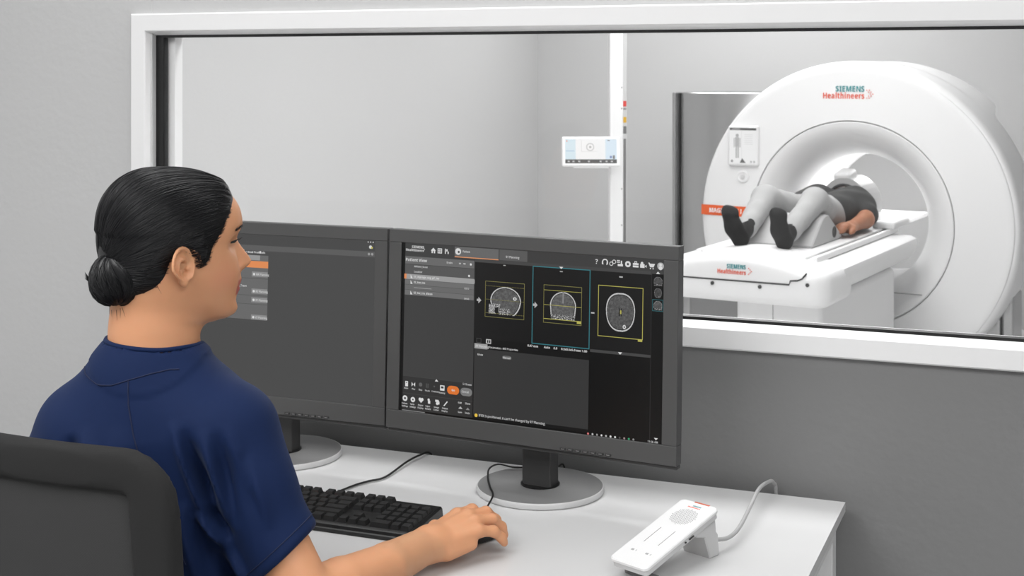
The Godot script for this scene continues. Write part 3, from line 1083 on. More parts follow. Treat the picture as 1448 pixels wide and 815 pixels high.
func build_mouse() -> void:
	var o := Vector3(-0.893, DESK_Y, 0.388)
	var t := thing("mouse", "small black computer mouse under the operator's right hand", "mouse", o, deg_to_rad(-24.0))
	var black := mat("mouse_black", sr(26), 0.35)
	var fld := func(p: Vector3) -> float:
		var q := Vector3(p.x / 0.029, (p.y - 0.004) / 0.031, (p.z) / 0.052)
		var e := pow(pow(absf(q.x), 2.6) + pow(maxf(q.y, 0.0), 2.4) + pow(absf(q.z), 2.6), 1.0 / 2.6)
		return smax((e - 1.0) * 0.026, 0.001 - p.y, 0.003)
	var mb := MB.new()
	nets(mb, fld, Vector3(-0.036, -0.004, -0.06), Vector3(0.036, 0.042, 0.06), 0.003)
	part("shell", mb, black, t)
	var w := MB.new()
	w.lathe(TR(0, 0.025, -0.03, Vector3(0, 0, 90)), PackedVector2Array([Vector2(0.006, -0.0035), Vector2(0.0085, -0.002), Vector2(0.0085, 0.002), Vector2(0.006, 0.0035)]), 16)
	part("wheel", w, mat("wheel_grey", sr(60), 0.5), t)
	var inv := Transform3D(Basis(Vector3.UP, deg_to_rad(-24.0)), o).affine_inverse()
	var c := MB.new()
	var pts := [Vector3(-0.914, 0.760, 0.340), Vector3(-0.9108, 0.763, 0.318), Vector3(-0.9217, 0.760, 0.279), Vector3(-0.9334, 0.766, 0.2159), Vector3(-0.9571, 0.766, 0.172), Vector3(-0.9839, 0.7655, 0.1178), Vector3(-0.9988, 0.769, 0.0753), Vector3(-0.990, 0.772, 0.052), Vector3(-0.963, 0.768, 0.0463), Vector3(-0.935, 0.766, 0.03), Vector3(-0.90, 0.758, -0.012), Vector3(-0.89, 0.74, -0.044), Vector3(-0.89, 0.55, -0.044)]
	for i in pts.size():
		pts[i] = inv * pts[i]
	c.tube(smooth_path(pts), PackedFloat32Array([0.0017]), 8)
	part("cable", c, mat("cable_black", sr(30), 0.45), t)


func build_intercom() -> void:
	# stands at the middle of its lower edge, sloping up away from the operator's side
	var o := Vector3(-0.5746, DESK_Y, 0.4172)
	var t := thing("intercom", "white sloping patient intercom with round speaker grille and grey cable", "intercom", o, deg_to_rad(-23.3))
	var white := mat("intercom_white", sr(230), 0.4)
	var grey := mat("intercom_grey", sr(196), 0.45)
	var lean := 15.4
	# local: -z away from the camera along its length; the plate pivots at its near end
	var xf := TR(0, 0.012, 0.070, Vector3(lean, 0, 0))
	var L := 0.188
	var W := 0.073
	var up := Transform3D(Basis(Vector3.RIGHT, -PI / 2), Vector3.ZERO)   # xy outline laid flat, z becomes up
	var b := MB.new()
	b.extrude(xf * Transform3D(up.basis, Vector3(0, 0.002, -L / 2)), round_rect(W - 0.004, L - 0.004, 0.008), 0.012, 0.0025)
	part("body", b, grey, t)
	var p := MB.new()
	p.extrude(xf * Transform3D(up.basis, Vector3(0, 0.012, -L / 2)), round_rect(W, L, 0.009), 0.0065, 0.0015)
	part("face_plate", p, white, t)
	var top := 0.0186
	var holes := MB.new()
	for i in range(-8, 9):
		for j in range(-8, 9):
			var q := Vector2(i, j) * 0.0028
			if q.length() < 0.0225:
				holes.lathe(xf * T(q.x, top - 0.0002, -L * 0.76 + q.y), PackedVector2Array([Vector2(0.00085, 0.0003), Vector2(0.00002, 0.00032)]), 6)
	var ho := part("speaker_holes", holes, mat("hole_grey", sr(120), 0.7), t)
	ho.set_meta("kind", "stuff")
	for x in [-0.014, 0.014]:
		var s := MB.new()
		s.rbox(xf * T(x, top, -L * 0.43), Vector3(0.0008, 0.0006, 0.044), 0.0003)
		part("slider_line", s, mat("hole_grey", sr(120), 0.7), t)
		var m := MB.new()
		m.rbox(xf * T(x - 0.002, top, -L * 0.18), Vector3(0.005, 0.0006, 0.004), 0.0003)
		m.rbox(xf * T(x + 0.005, top, -L * 0.18), Vector3(0.001, 0.0006, 0.004), 0.0003)
		part("symbol", m, mat("symbol_grey", sr(165), 0.7), t)
	var r := MB.new()
	r.rbox(xf * T(0.004, top - 0.003, -L + 0.0015), Vector3(0.030, 0.0065, 0.004), 0.001)
	part("signal_lamp", r, mat("lamp_orange", sr(196, 96, 66), 0.35), t)
	var l1 := MB.new()
	l1.text(xf * Transform3D(up.basis, Vector3(0.002, top, -L * 0.935)), "SIEMENS", 0.0028, 0.0003, true)
	part("logo_upper", l1, mat("logo_teal", sr(60, 150, 155), 0.5), t)
	var l2 := MB.new()
	l2.text(xf * Transform3D(up.basis, Vector3(-0.001, top, -L * 0.912)), "Healthineers", 0.0028, 0.0003, true)
	part("logo_lower", l2, mat("logo_orange", sr(232, 104, 80), 0.5), t)
	# wedge shaped stand under the far end
	var st := MB.new()
	var hh := 0.012 + sin(deg_to_rad(lean)) * L
	var side := PackedVector2Array([Vector2(-0.096, 0.0), Vector2(-0.118, 0.0), Vector2(-0.120, 0.003), Vector2(-0.117, 0.034), Vector2(-0.112, 0.040), Vector2(-0.110, 0.060), Vector2(-0.055, 0.046), Vector2(-0.062, 0.041), Vector2(-0.082, 0.036)])
	st.extrude(Transform3D(Basis(Vector3(0, 0, 1), Vector3(0, 1, 0), Vector3(-1, 0, 0)), Vector3(0.027, 0.0, 0.0)), side, 0.054, 0.002)
	part("stand", st, grey, t)
	var ft := MB.new()
	ft.rbox(T(0, 0.0045, 0.040), Vector3(0.06, 0.009, 0.012), 0.002)
	part("rubber_foot", ft, mat("foot_grey", sr(130), 0.7), t)
	var slot := MB.new()
	slot.rbox(xf * T(W / 2 - 0.001, 0.008, -L * 0.6), Vector3(0.0025, 0.002, 0.012), 0.0005)
	slot.rbox(xf * T(W / 2 - 0.001, 0.008, -L * 0.52), Vector3(0.0025, 0.002, 0.003), 0.0005)
	part("socket", slot, mat("socket_dark", sr(70), 0.6), t)
	var inv := Transform3D(Basis(Vector3.UP, deg_to_rad(-23.3)), o).affine_inverse()
	var c := MB.new()
	var pts := [Vector3(-0.525, 0.772, 0.320), Vector3(-0.508, 0.77, 0.305), Vector3(-0.4955, 0.768, 0.282), Vector3(-0.4904, 0.768, 0.2304), Vector3(-0.4933, 0.772, 0.1337), Vector3(-0.4958, 0.778, 0.0504), Vector3(-0.490, 0.779, 0.005), Vector3(-0.484, 0.770, -0.030), Vector3(-0.482, 0.73, -0.044), Vector3(-0.482, 0.5, -0.044)]
	for i in pts.size():
		pts[i] = inv * pts[i]
	c.tube(smooth_path(pts), PackedFloat32Array([0.0034]), 10)
	part("cable", c, mat("cable_grey", sr(176), 0.5), t)


func build_chair() -> void:
	var t := thing("office_chair", "dark grey office chair with a mesh backrest behind the operator", "chair", Vector3(-1.235, 0, 0.84))
	var cloth := mat("chair_cloth", sr(36), 0.9)
	weave(cloth, 0.011, 0.72)
	var meshm := mat("chair_mesh", sr(62), 0.85)
	weave(meshm, 0.013, 0.66)
	var black := mat("chair_black", sr(34), 0.5)
	# backrest: padded border round a mesh panel, bowed in plan
	var w := 0.44
	var y0 := 0.56
	var y1 := 1.031
	var zb := 0.165
	var fld := func(p: Vector3) -> float:
		var bow := 0.55 * p.x * p.x
		var z := p.z - zb + bow
		var tp := clampf((p.y - y0) / (y1 - y0), 0.0, 1.0)
		var half := lerpf(0.214, 0.177, tp)
		var q := Vector2(absf(p.x) - (half - 0.075), absf(p.y - (y0 + y1) / 2) - ((y1 - y0) / 2 - 0.075))
		var o := Vector2(maxf(q.x, 0.0), maxf(q.y, 0.0)).length() + minf(maxf(q.x, q.y), 0.0) - 0.075
		var hq := Vector2(absf(p.x) - (half - 0.068), absf(p.y - (y0 + y1) / 2) - ((y1 - y0) / 2 - 0.062))
		var hole := Vector2(maxf(hq.x, 0.0), maxf(hq.y, 0.0)).length() + minf(maxf(hq.x, hq.y), 0.0) - 0.004
		return smax(smax(o, -hole, 0.006), absf(z) - 0.016, 0.016)
	var mb := MB.new()
	nets(mb, fld, Vector3(-0.25, y0 - 0.03, 0.09), Vector3(0.25, y1 + 0.03, 0.20), 0.008)
	part("back_border", mb, cloth, t)
	var pm := MB.new()
	var cols := 16
	for side in 2:
		var base := pm.v.size()
		for j in 13:
			for i in cols + 1:
				var y := lerpf(y0 + 0.03, y1 - 0.03, j / 12.0)
				var half := lerpf(0.214, 0.177, j / 12.0) - 0.04
				var x := lerpf(-half, half, float(i) / cols)
				var nn := Vector3(1.1 * x, 0, 1).normalized() * (1.0 if side == 0 else -1.0)
				pm.vert(Vector3(x, y, zb - 0.55 * x * x + (0.004 if side == 0 else -0.002)), nn, Vector2(x, y))
		for j in 12:
			for i in cols:
				var q := base + j * (cols + 1) + i
				pm.quad(q, q + 1, q + cols + 2, q + cols + 1)
	part("mesh_panel", pm, meshm, t)
	var sp := MB.new()
	sp.tube(smooth_path([Vector3(0, 0.66, zb + 0.03), Vector3(0, 0.5, zb + 0.035), Vector3(0, 0.40, 0.1), Vector3(0, 0.39, 0.0)]), PackedFloat32Array([0.022]), 10)
	part("back_support", sp, black, t)
	var seat := MB.new()
	seat.rbox(T(0, 0.43, -0.09), Vector3(0.47, 0.07, 0.45), 0.03, 3)
	part("seat", seat, cloth, t)
	for s in [-1.0, 1.0]:
		var ar := MB.new()
		ar.tube(smooth_path([Vector3(s * 0.20, 0.40, -0.02), Vector3(s * 0.285, 0.41, -0.02), Vector3(s * 0.295, 0.48, -0.02), Vector3(s * 0.295, 0.60, -0.02)]), PackedFloat32Array([0.014]), 8)
		ar.rbox(T(s * 0.295, 0.61, -0.03), Vector3(0.05, 0.025, 0.2), 0.01, 2)
		part("armrest", ar, black, t)
	var col := MB.new()
	col.lathe(T(0, 0, -0.06), PackedVector2Array([Vector2(0.03, 0.07), Vector2(0.03, 0.25), Vector2(0.018, 0.25), Vector2(0.018, 0.40)]), 16)
	part("column", col, black, t)
	for k in 5:
		var a := TAU * k / 5 + 0.3
		var d := Vector3(cos(a), 0, sin(a))
		var lg := MB.new()
		lg.tube(PackedVector3Array([Vector3(0, 0.11, -0.06), Vector3(0, 0.105, -0.06) + d * 0.12, Vector3(0, 0.075, -0.06) + d * 0.29]), PackedFloat32Array([0.026, 0.022, 0.014]), 8)
		part("leg", lg, black, t)
		var wh := MB.new()
		wh.lathe(Transform3D(Basis(Vector3.UP, -a) * Basis(Vector3.RIGHT, PI / 2), Vector3(0, 0.03, -0.06) + d * 0.29), PackedVector2Array([Vector2(0.001, -0.02), Vector2(0.027, -0.02), Vector2(0.03, -0.016), Vector2(0.03, 0.016), Vector2(0.027, 0.02), Vector2(0.001, 0.02)]), 18)
		part("caster", wh, black, t)


# ---------------------------------------------------------------- scanner room
const SCAN_AT := Vector3(-0.9878, 0, -4.6493)
const SCAN_TURN := -8.5        # degrees; local +z comes out of the bore towards the window
const GY := 0.745              # height of the bore's middle


func face_z(r: float) -> float:
	return 0.02 * clampf((0.80 - r) / 0.28, 0.0, 1.0)


func build_scanner() -> void:
	var t := thing("scanner", "large white ring shaped scanner with a lit bore and logo", "scanner", SCAN_AT, deg_to_rad(SCAN_TURN))
	var white := mat("scanner_white", sr(240), 0.42)
	var ringm := mat("scanner_ring_white", sr(236), 0.42)
	var ax := Transform3D(Basis(Vector3.RIGHT, PI / 2), Vector3(0, GY, 0))
	var cover := MB.new()
	var prof := PackedVector2Array([Vector2(0.735, -0.50), Vector2(0.785, -0.50), Vector2(0.803, -0.488), Vector2(0.812, -0.46), Vector2(0.82, -0.30), Vector2(0.82, -0.075), Vector2(0.8185, -0.05), Vector2(0.814, -0.03), Vector2(0.805, -0.016), Vector2(0.797, -0.012), Vector2(0.793, -0.012), Vector2(0.790, -0.003), Vector2(0.780, 0.0015)])
	for k in 8:
		var r := lerpf(0.76, 0.519, k / 7.0)
		prof.append(Vector2(r, face_z(r)))
	prof.append(Vector2(0.5165, 0.014))
	prof.append(Vector2(0.5165, 0.004))
	cover.lathe(ax, prof, 160)
	for i in cover.v.size():
		cover.v[i].y = maxf(cover.v[i].y, 0.004)
	part("front_cover", cover, white, t)
	var ring := MB.new()
	ring.lathe(ax, PackedVector2Array([Vector2(0.5135, 0.002), Vector2(0.5125, 0.015), Vector2(0.508, 0.0185), Vector2(0.49, 0.016), Vector2(0.465, 0.006), Vector2(0.44, -0.010), Vector2(0.415, -0.032), Vector2(0.392, -0.06), Vector2(0.372, -0.095), Vector2(0.356, -0.135), Vector2(0.345, -0.18), Vector2(0.34, -0.225)]), 128)
	part("bore_ring", ring, ringm, t)
	var bore := MB.new()
	bore.lathe(ax, PackedVector2Array([Vector2(0.34, -0.225), Vector2(0.338, -0.5), Vector2(0.34, -0.86), Vector2(0.36, -0.92), Vector2(0.42, -0.97), Vector2(0.52, -1.0), Vector2(0.62, -1.0), Vector2(0.70, -0.96), Vector2(0.735, -0.88), Vector2(0.735, -0.34)]), 96)
	for i in bore.v.size():
		bore.v[i].y = maxf(bore.v[i].y, 0.006)
	part("bore_liner", bore, white, t)
	# light strip along the top of the bore, with its lamp
	var bl := MB.new()
	bl.rbox(T(0, GY + 0.333, -0.62), Vector3(0.05, 0.008, 0.5), 0.003)
	part("bore_light", bl, glow("bore_glow", Color(1, 1, 1), 2.5), t)
	var lamp := AreaLight3D.new()
	lamp.name = "bore_lamp"
	lamp.area_size = Vector2(0.05, 0.5)
	lamp.light_energy = 0.42
	lamp.shadow_enabled = true
	lamp.area_range = 10.0
	lamp.position = Vector3(0, GY + 0.325, -0.62)
	lamp.rotation.x = -PI / 2
	t.add_child(lamp)
	# deeper cover over the top of the ring, ending in slanted shoulders
	var tc := MB.new()
	var rows := 60
	var prev := -1
	for k in rows + 1:
		var deg := lerpf(-56.0, 56.0, float(k) / rows)
		var a := deg_to_rad(-90.0 + deg)
		var back := lerpf(-0.74, -0.46, smoothstep(43.0, 50.0, absf(deg)))
		var base := tc.v.size()
		var tuck := 0.012 * smoothstep(50.0, 55.0, absf(deg))
		var rp := [Vector2(0.60, back), Vector2(0.79, back), Vector2(0.790, back), Vector2(0.812, back + 0.012), Vector2(0.821 - tuck, back + 0.04), Vector2(0.821 - tuck, -0.30)]
		var rn := [Vector2(0, -1), Vector2(0, -1), Vector2(0.3, -0.95), Vector2(0.8, -0.6), Vector2(1, -0.1), Vector2(1, 0)]
		for q in 6:
			tc.vert(ax * Vector3(cos(a) * rp[q].x, rp[q].y, sin(a) * rp[q].x), (ax.basis * Vector3(cos(a) * rn[q].x, rn[q].y, sin(a) * rn[q].x)).normalized())
		if prev >= 0:
			for q in 5:
				tc.quad(prev + q, prev + q + 1, base + q + 1, base + q)
		prev = base
	part("top_cover", tc, white, t)
	# seams of the lower ring, where the table docks
	var seam := mat("seam_grey", sr(150), 0.6)
	var sm := MB.new()
	sm.tube(PackedVector3Array([Vector3(0.0, GY - 0.335, 0.011), Vector3(0.36, GY - 0.335, 0.019)]), PackedFloat32Array([0.0025]), 6)
	part("seam_line", sm, seam, t)
	# lettering
	var l1 := MB.new()
	l1.text(T(0.000, GY + 0.677, 0.012), "SIEMENS", 0.029, 0.002, true, false, 0.146)
	part("logo_upper", l1, mat("logo_teal", sr(60, 150, 155), 0.5), t)
	var l2 := MB.new()
	l2.text(T(-0.034, GY + 0.642, 0.013), "Healthineers", 0.030, 0.002, true, false, 0.212)
	part("logo_lower", l2, mat("logo_orange", sr(232, 104, 80), 0.5), t)
	var dots := MB.new()
	for k in 5:
		for q in [Vector2(0.116 - absi(k - 2) * 0.009, (k - 2) * 0.010), Vector2(0.104 - absi(k - 2) * 0.009, (k - 2) * 0.010)]:
			dots.lathe(Transform3D(ax.basis, Vector3(q.x, GY + 0.652 + q.y, 0.0135)), PackedVector2Array([Vector2(0.0028, 0.0), Vector2(0.0028, 0.002), Vector2(0.0001, 0.0022)]), 8)
	part("logo_dots", dots, mat("logo_orange", sr(232, 104, 80), 0.5), t)
	# orange name strip that follows the face
	var st := MB.new()
	for k in 25:
		var x := lerpf(-0.812, -0.50, k / 24.0)
		var z := face_z(absf(x)) + 0.003 if x > -0.79 else -0.006
		for y in [GY + 0.0, GY + 0.054]:
			st.vert(Vector3(x, y, z), Vector3(-0.06, 0, 1).normalized())
	for k in 24:
		st.quad(k * 2, k * 2 + 1, k * 2 + 3, k * 2 + 2)
	part("name_strip", st, mat("strip_orange", sr(236, 96, 30), 0.45), t)
	var nm := MB.new()
	nm.text(T(-0.635, GY + 0.027, 0.018), "MAGNETOM Flow.", 0.024, 0.002, true, false, 0.245)
	part("name_lettering", nm, mat("lettering_white", sr(250), 0.5), t)
	# touch panel
	var d := MB.new()
	d.rbox(T(-0.561, 1.12, 0.022), Vector3(0.168, 0.212, 0.03), 0.012, 3)
	var pn := part("touch_panel", d, white, t)
	var im := Image.create(150, 190, false, Image.FORMAT_RGBA8)
	im.fill(sr(236))
	px_rect(im, 0, 0, 150, 12, sr(60)); px_rect(im, 12, 4, 60, 8, sr(190)); px_rect(im, 66, 14, 68, 190, sr(214))
	px_disc(im, 42, 40, 9, sr(170)); px_rect(im, 30, 50, 54, 100, sr(176)); px_rect(im, 33, 100, 41, 160, sr(176)); px_rect(im, 44, 100, 52, 160, sr(176)); px_rect(im, 22, 54, 28, 104, sr(190)); px_rect(im, 56, 54, 62, 104, sr(190))
	px_poly(im, [Vector2(56, 184), Vector2(70, 160), Vector2(90, 184)], sr(90)); px_disc(im, 12, 176, 7, sr(150)); px_disc(im, 120, 178, 6, sr(180)); px_disc(im, 138, 178, 6, sr(180))
	for k in 6:
		px_rect(im, 84, 34 + k * 10, 130, 36 + k * 10, sr(206))
	var s := MB.new()
	s.face(Vector3(-0.634, 1.026, 0.038), Vector3(-0.488, 1.026, 0.038), Vector3(-0.488, 1.214, 0.038), Vector3(-0.634, 1.214, 0.038), Vector3(0, 0, 1))
	var scm := StandardMaterial3D.new()
	scm.resource_name = "panel_screen"
	scm.albedo_color = sr(40)
	scm.roughness = 0.3
	scm.emission_enabled = true
	scm.emission = Color.BLACK
	scm.emission_texture = ImageTexture.create_from_image(im)
	scm.emission_energy_multiplier = 0.95
	part("panel_screen", s, scm, pn)
	var kn := MB.new()
	kn.lathe(Transform3D(ax.basis, Vector3(-0.57, 0.957, 0.004)), PackedVector2Array([Vector2(0.034, 0.0), Vector2(0.034, 0.012), Vector2(0.031, 0.018), Vector2(0.024, 0.020), Vector2(0.020, 0.014), Vector2(0.0002, 0.014)]), 32)
	var kp := part("control_knob", kn, white, t)
	var kc := MB.new()
	kc.lathe(Transform3D(ax.basis, Vector3(-0.57, 0.957, 0.016)), PackedVector2Array([Vector2(0.0125, 0.0), Vector2(0.0125, 0.006), Vector2(0.010, 0.009), Vector2(0.0002, 0.010)]), 24)
	part("knob_cap", kc, mat("knob_grey", sr(215), 0.3), kp)
	# brushed metal housing beside and behind the ring: plan outline pushed upwards
	var metal := mat("brushed_metal", sr(182), 0.26, 1.0)
	metal.anisotropy_enabled = false
	var plan := PackedVector2Array([Vector2(-1.112, 0.42), Vector2(-1.112, 0.305), Vector2(-1.108, 0.298), Vector2(-1.092, 0.296), Vector2(-1.086, 0.302)])
	for k in 9:
		var a := lerpf(PI, PI * 0.5, k / 8.0)
		plan.append(Vector2(-0.985 + cos(a) * 0.095, 0.405 - sin(a) * 0.10 - 0.03))
	for k in 13:
		var q := k / 12.0
		plan.append(Vector2(lerpf(-0.96, -0.42, q), 0.274 + 0.20 * q * q))
	plan.append(Vector2(-0.42, 0.9)); plan.append(Vector2(-1.0, 0.9)); plan.append(Vector2(-1.08, 0.6))
	var hm := MB.new()
	hm.extrude(Transform3D(Basis(Vector3(1, 0, 0), Vector3(0, 0, -1), Vector3(0, 1, 0)), Vector3.ZERO), plan, 1.392, 0.004)
	part("metal_housing", hm, metal, t)
	var post := MB.new()
	post.rbox(T(0.62, 0.2, -0.36), Vector3(0.13, 0.4, 0.2), 0.02, 3)
	post.rbox(T(0.715, 0.2, -0.36), Vector3(0.055, 0.4, 0.24), 0.012, 3)
	part("metal_foot", post, metal, t)


func build_table() -> void:
	var t := thing("patient_table", "white patient table running into the scanner bore", "table", SCAN_AT, deg_to_rad(SCAN_TURN))
	var white := mat("table_white", sr(240), 0.42)
	var line := mat("seam_black", sr(40), 0.6)
	var xc := -0.04
	# long body: rounded trough profile pushed along z
	var body := MB.new()
	var prof := PackedVector2Array([Vector2(0.375, 0.635), Vector2(0.385, 0.665), Vector2(0.378, 0.69), Vector2(0.35, 0.703), Vector2(0.24, 0.708), Vector2(-0.24, 0.708), Vector2(-0.35, 0.703), Vector2(-0.378, 0.69), Vector2(-0.385, 0.665), Vector2(-0.375, 0.635), Vector2(-0.34, 0.59), Vector2(-0.29, 0.562), Vector2(-0.22, 0.552), Vector2(0.22, 0.552), Vector2(0.29, 0.562), Vector2(0.34, 0.59)])
	body.extrude(T(xc, 0, 0.03), prof, 1.22, 0.004)
	part("body", body, white, t)
	# foot end: rounded corners, and a cover that arches up over the end of the table top
	var fld := func(p: Vector3) -> float:
		var x := p.x - xc
		var q := Vector2(absf(x) - 0.305, absf(p.z - 1.30) - 0.123)
		var plan := Vector2(maxf(q.x, 0.0), maxf(q.y, 0.0)).length() + minf(maxf(q.x, q.y), 0.0) - 0.08
		var top := 0.702 + 0.056 * pow(maxf(cos(clampf(x / 0.30, -1.0, 1.0) * PI / 2), 0.0), 0.8)
		return smax(plan, smax(0.553 - p.y, (p.y - top) * 0.9, 0.02), 0.05)
	var nose := MB.new()
	nets(nose, fld, Vector3(-0.45, 0.53, 1.05), Vector3(0.38, 0.80, 1.53), 0.010)
	part("foot_end", nose, white, t)
	var sl := MB.new()
	sl.tube(PackedVector3Array([Vector3(-0.33, 0.646, 1.5025), Vector3(0.19, 0.648, 1.5035), Vector3(0.195, 0.664, 1.5035), Vector3(0.225, 0.667, 1.5030), Vector3(0.243, 0.675, 1.5015), Vector3(0.260, 0.698, 1.494)]), PackedFloat32Array([0.0036]), 6)
	part("seam_line", sl, line, t)
	for x in [-0.141, 0.066, 0.266]:
		var sc := MB.new()
		sc.lathe(Transform3D(Basis(Vector3.RIGHT, PI / 2), Vector3(x, 0.630 if x < 0.2 else 0.652, 1.4955 if x < 0.2 else 1.493)), PackedVector2Array([Vector2(0.0078, 0.0), Vector2(0.0078, 0.013), Vector2(0.0002, 0.013)]), 14)
		part("screw", sc, mat("screw_dark", sr(60), 0.5), t)
	var l1 := MB.new()
	l1.text(T(-0.036, 0.705, 1.5045), "SIEMENS", 0.018, 0.002, true, false, 0.082)
	part("logo_upper", l1, mat("logo_teal", sr(60, 150, 155), 0.5), t)
	var l2 := MB.new()
	l2.text(T(-0.057, 0.682, 1.5045), "Healthineers", 0.018, 0.002, true, false, 0.124)
	part("logo_lower", l2, mat("logo_orange", sr(232, 104, 80), 0.5), t)
	var dt := MB.new()
	for k in 5:
		dt.lathe(Transform3D(Basis(Vector3.RIGHT, PI / 2), Vector3(0.030 - absi(k - 2) * 0.006, 0.69 + (k - 2) * 0.006, 1.505)), PackedVector2Array([Vector2(0.0024, 0.0), Vector2(0.0024, 0.002), Vector2(0.0001, 0.0021)]), 6)
	part("logo_dots", dt, mat("logo_orange", sr(232, 104, 80), 0.5), t)
	# moving top and its rails
	var tp := MB.new()
	tp.rbox(T(xc, 0.7255, 0.25), Vector3(0.47, 0.025, 2.1), 0.008, 2)
	part("table_top", tp, white, t)
	for s in [-1.0, 1.0]:
		var gap := MB.new()
		gap.rbox(T(xc + s * 0.244, 0.7145, 0.62), Vector3(0.016, 0.010, 1.3), 0.002)
		part("rail_gap", gap, line, t)
		var rl := MB.new()
		rl.rbox(T(xc + s * 0.262, 0.722, 0.62), Vector3(0.022, 0.026, 1.3), 0.006, 2)
		part("side_rail", rl, white, t)
	var pad := MB.new()
	pad.rbox(T(0.20, 0.752, -0.02), Vector3(0.11, 0.035, 0.30), 0.012, 2)
	part("end_cushion", pad, mat("cushion_white", sr(226), 0.6), t)
	# pedestal with an open foot space on its left
	box_part("pedestal", Vector3(-0.08, 0, 0.25), Vector3(0.29, 0.575, 1.40), 0.03, white, t, 3)
	box_part("foot_recess", Vector3(-0.40, 0, 0.25), Vector3(-0.07, 0.57, 1.15), 0.02, mat("recess_metal", sr(150), 0.4, 0.7), t, 2)
	var pl := MB.new()
	pl.tube(PackedVector3Array([Vector3(0.085, 0.02, 1.40), Vector3(0.085, 0.55, 1.40)]), PackedFloat32Array([0.0018]), 6)
	part("panel_line", pl, mat("seam_grey", sr(150), 0.6), t)


func build_pole() -> void:
	var t := thing("support_pole", "slim white floor to ceiling pole with warning stickers", "pole", Vector3(-1.885, 0, -3.575), deg_to_rad(21.7))
	var white := mat("pole_white", sr(246), 0.4)
	box_part("column", Vector3(-0.040, 0, -0.045), Vector3(0.022, CEIL, 0.045), 0.008, white, t, 2)
	box_part("side_channel", Vector3(0.020, 0, -0.035), Vector3(0.040, CEIL, 0.030), 0.003, mat("channel_grey", sr(205), 0.45), t)
	box_part("cable_slot", Vector3(0.024, 0, 0.028), Vector3(0.036, 1.205, 0.0315), 0.001, mat("slot_grey", sr(120), 0.5), t)
	for s in [[1.352, 1.377, "red_sticker", sr(216, 70, 62)], [1.278, 1.304, "yellow_sticker", sr(214, 168, 48)], [1.228, 1.262, "grey_label", sr(110)], [1.338, 1.344, "small_label", sr(120)]]:
		box_part(s[2], Vector3(0.0225, s[0], 0.0295), Vector3(0.0375, s[1], 0.0312), 0.0005, mat(s[2], s[3], 0.5), t)
	for y in [1.435, 0.975, 1.34, 0.81]:
		box_part("screw", Vector3(0.012, y, 0.0445), Vector3(0.018, y + 0.006, 0.0465), 0.001, mat("screw_grey", sr(150), 0.4), t)
	# tablet on a short arm in front of the pole
	var d := thing("wall_tablet", "small white tablet display fixed to the white pole", "tablet", Vector3(-1.9665, 1.150, -3.432), deg_to_rad(21.7))
	var xf := TR(0, 0, 0.0, Vector3(-14, 0, 0))
	var b := MB.new()
	b.rbox(xf, Vector3(0.262, 0.136, 0.018), 0.007, 3)
	b.rbox(xf * T(0.0, -0.066, -0.006), Vector3(0.16, 0.016, 0.014), 0.005, 2)
	var bp := part("case", b, white, d)
	var im := Image.create(256, 120, false, Image.FORMAT_RGBA8)
	im.fill(sr(238))
	px_rect(im, 0, 0, 52, 100, sr(206, 224, 232)); px_rect(im, 200, 0, 256, 100, sr(208, 224, 236))
	px_rect(im, 0, 100, 256, 120, sr(40))
	px_disc(im, 124, 38, 20, sr(190), 15); px_disc(im, 124, 38, 6, sr(170)); px_rect(im, 80, 5, 82, 60, sr(206)); px_rect(im, 80, 60, 160, 62, sr(212))
	px_rect(im, 4, 56, 46, 60, sr(160, 190, 214)); px_disc(im, 8, 8, 4, sr(226, 150, 130)); px_disc(im, 226, 88, 6, sr(100, 120, 170)); px_rect(im, 236, 80, 246, 98, sr(90)); px_rect(im, 210, 4, 222, 8, sr(90))
	for k in [12, 36, 64, 112, 170, 200, 226]:
		px_rect(im, k, 107, k + 10, 113, sr(200))
	var s := MB.new()
	s.face(xf * Vector3(-0.116, -0.055, 0.0093), xf * Vector3(0.116, -0.055, 0.0093), xf * Vector3(0.116, 0.055, 0.0093), xf * Vector3(-0.116, 0.055, 0.0093), xf.basis.z)
	var scm := StandardMaterial3D.new()
	scm.resource_name = "tablet_screen"
	scm.albedo_color = sr(40)
	scm.roughness = 0.3
	scm.emission_enabled = true
	scm.emission = Color.BLACK
	scm.emission_texture = ImageTexture.create_from_image(im)
	scm.emission_energy_multiplier = 0.95
	part("screen", s, scm, bp)
	var arm := MB.new()
	arm.tube(smooth_path([Vector3(0.0, 0.0, -0.01), Vector3(0.04, 0.0, -0.05), Vector3(0.085, 0.0, -0.085)]), PackedFloat32Array([0.014]), 10)
	part("arm", arm, white, d)


# ---------------------------------------------------------------- people
# head described by horizontal slices, seen with the face along +a, right ear along +b and y up; origin between the ears
const HY0 := -0.095
const HSTEP := 0.005
var h_front := PackedFloat32Array()
var h_back := PackedFloat32Array()
var h_wide := PackedFloat32Array()
var h_mid := PackedFloat32Array()
var h_bump := PackedFloat32Array()
var h_sig := PackedFloat32Array()
var head_o := Vector3(0.0120, 1.2333, 0.0)
var face_dir := Vector3.RIGHT
var right_dir := Vector3.BACK


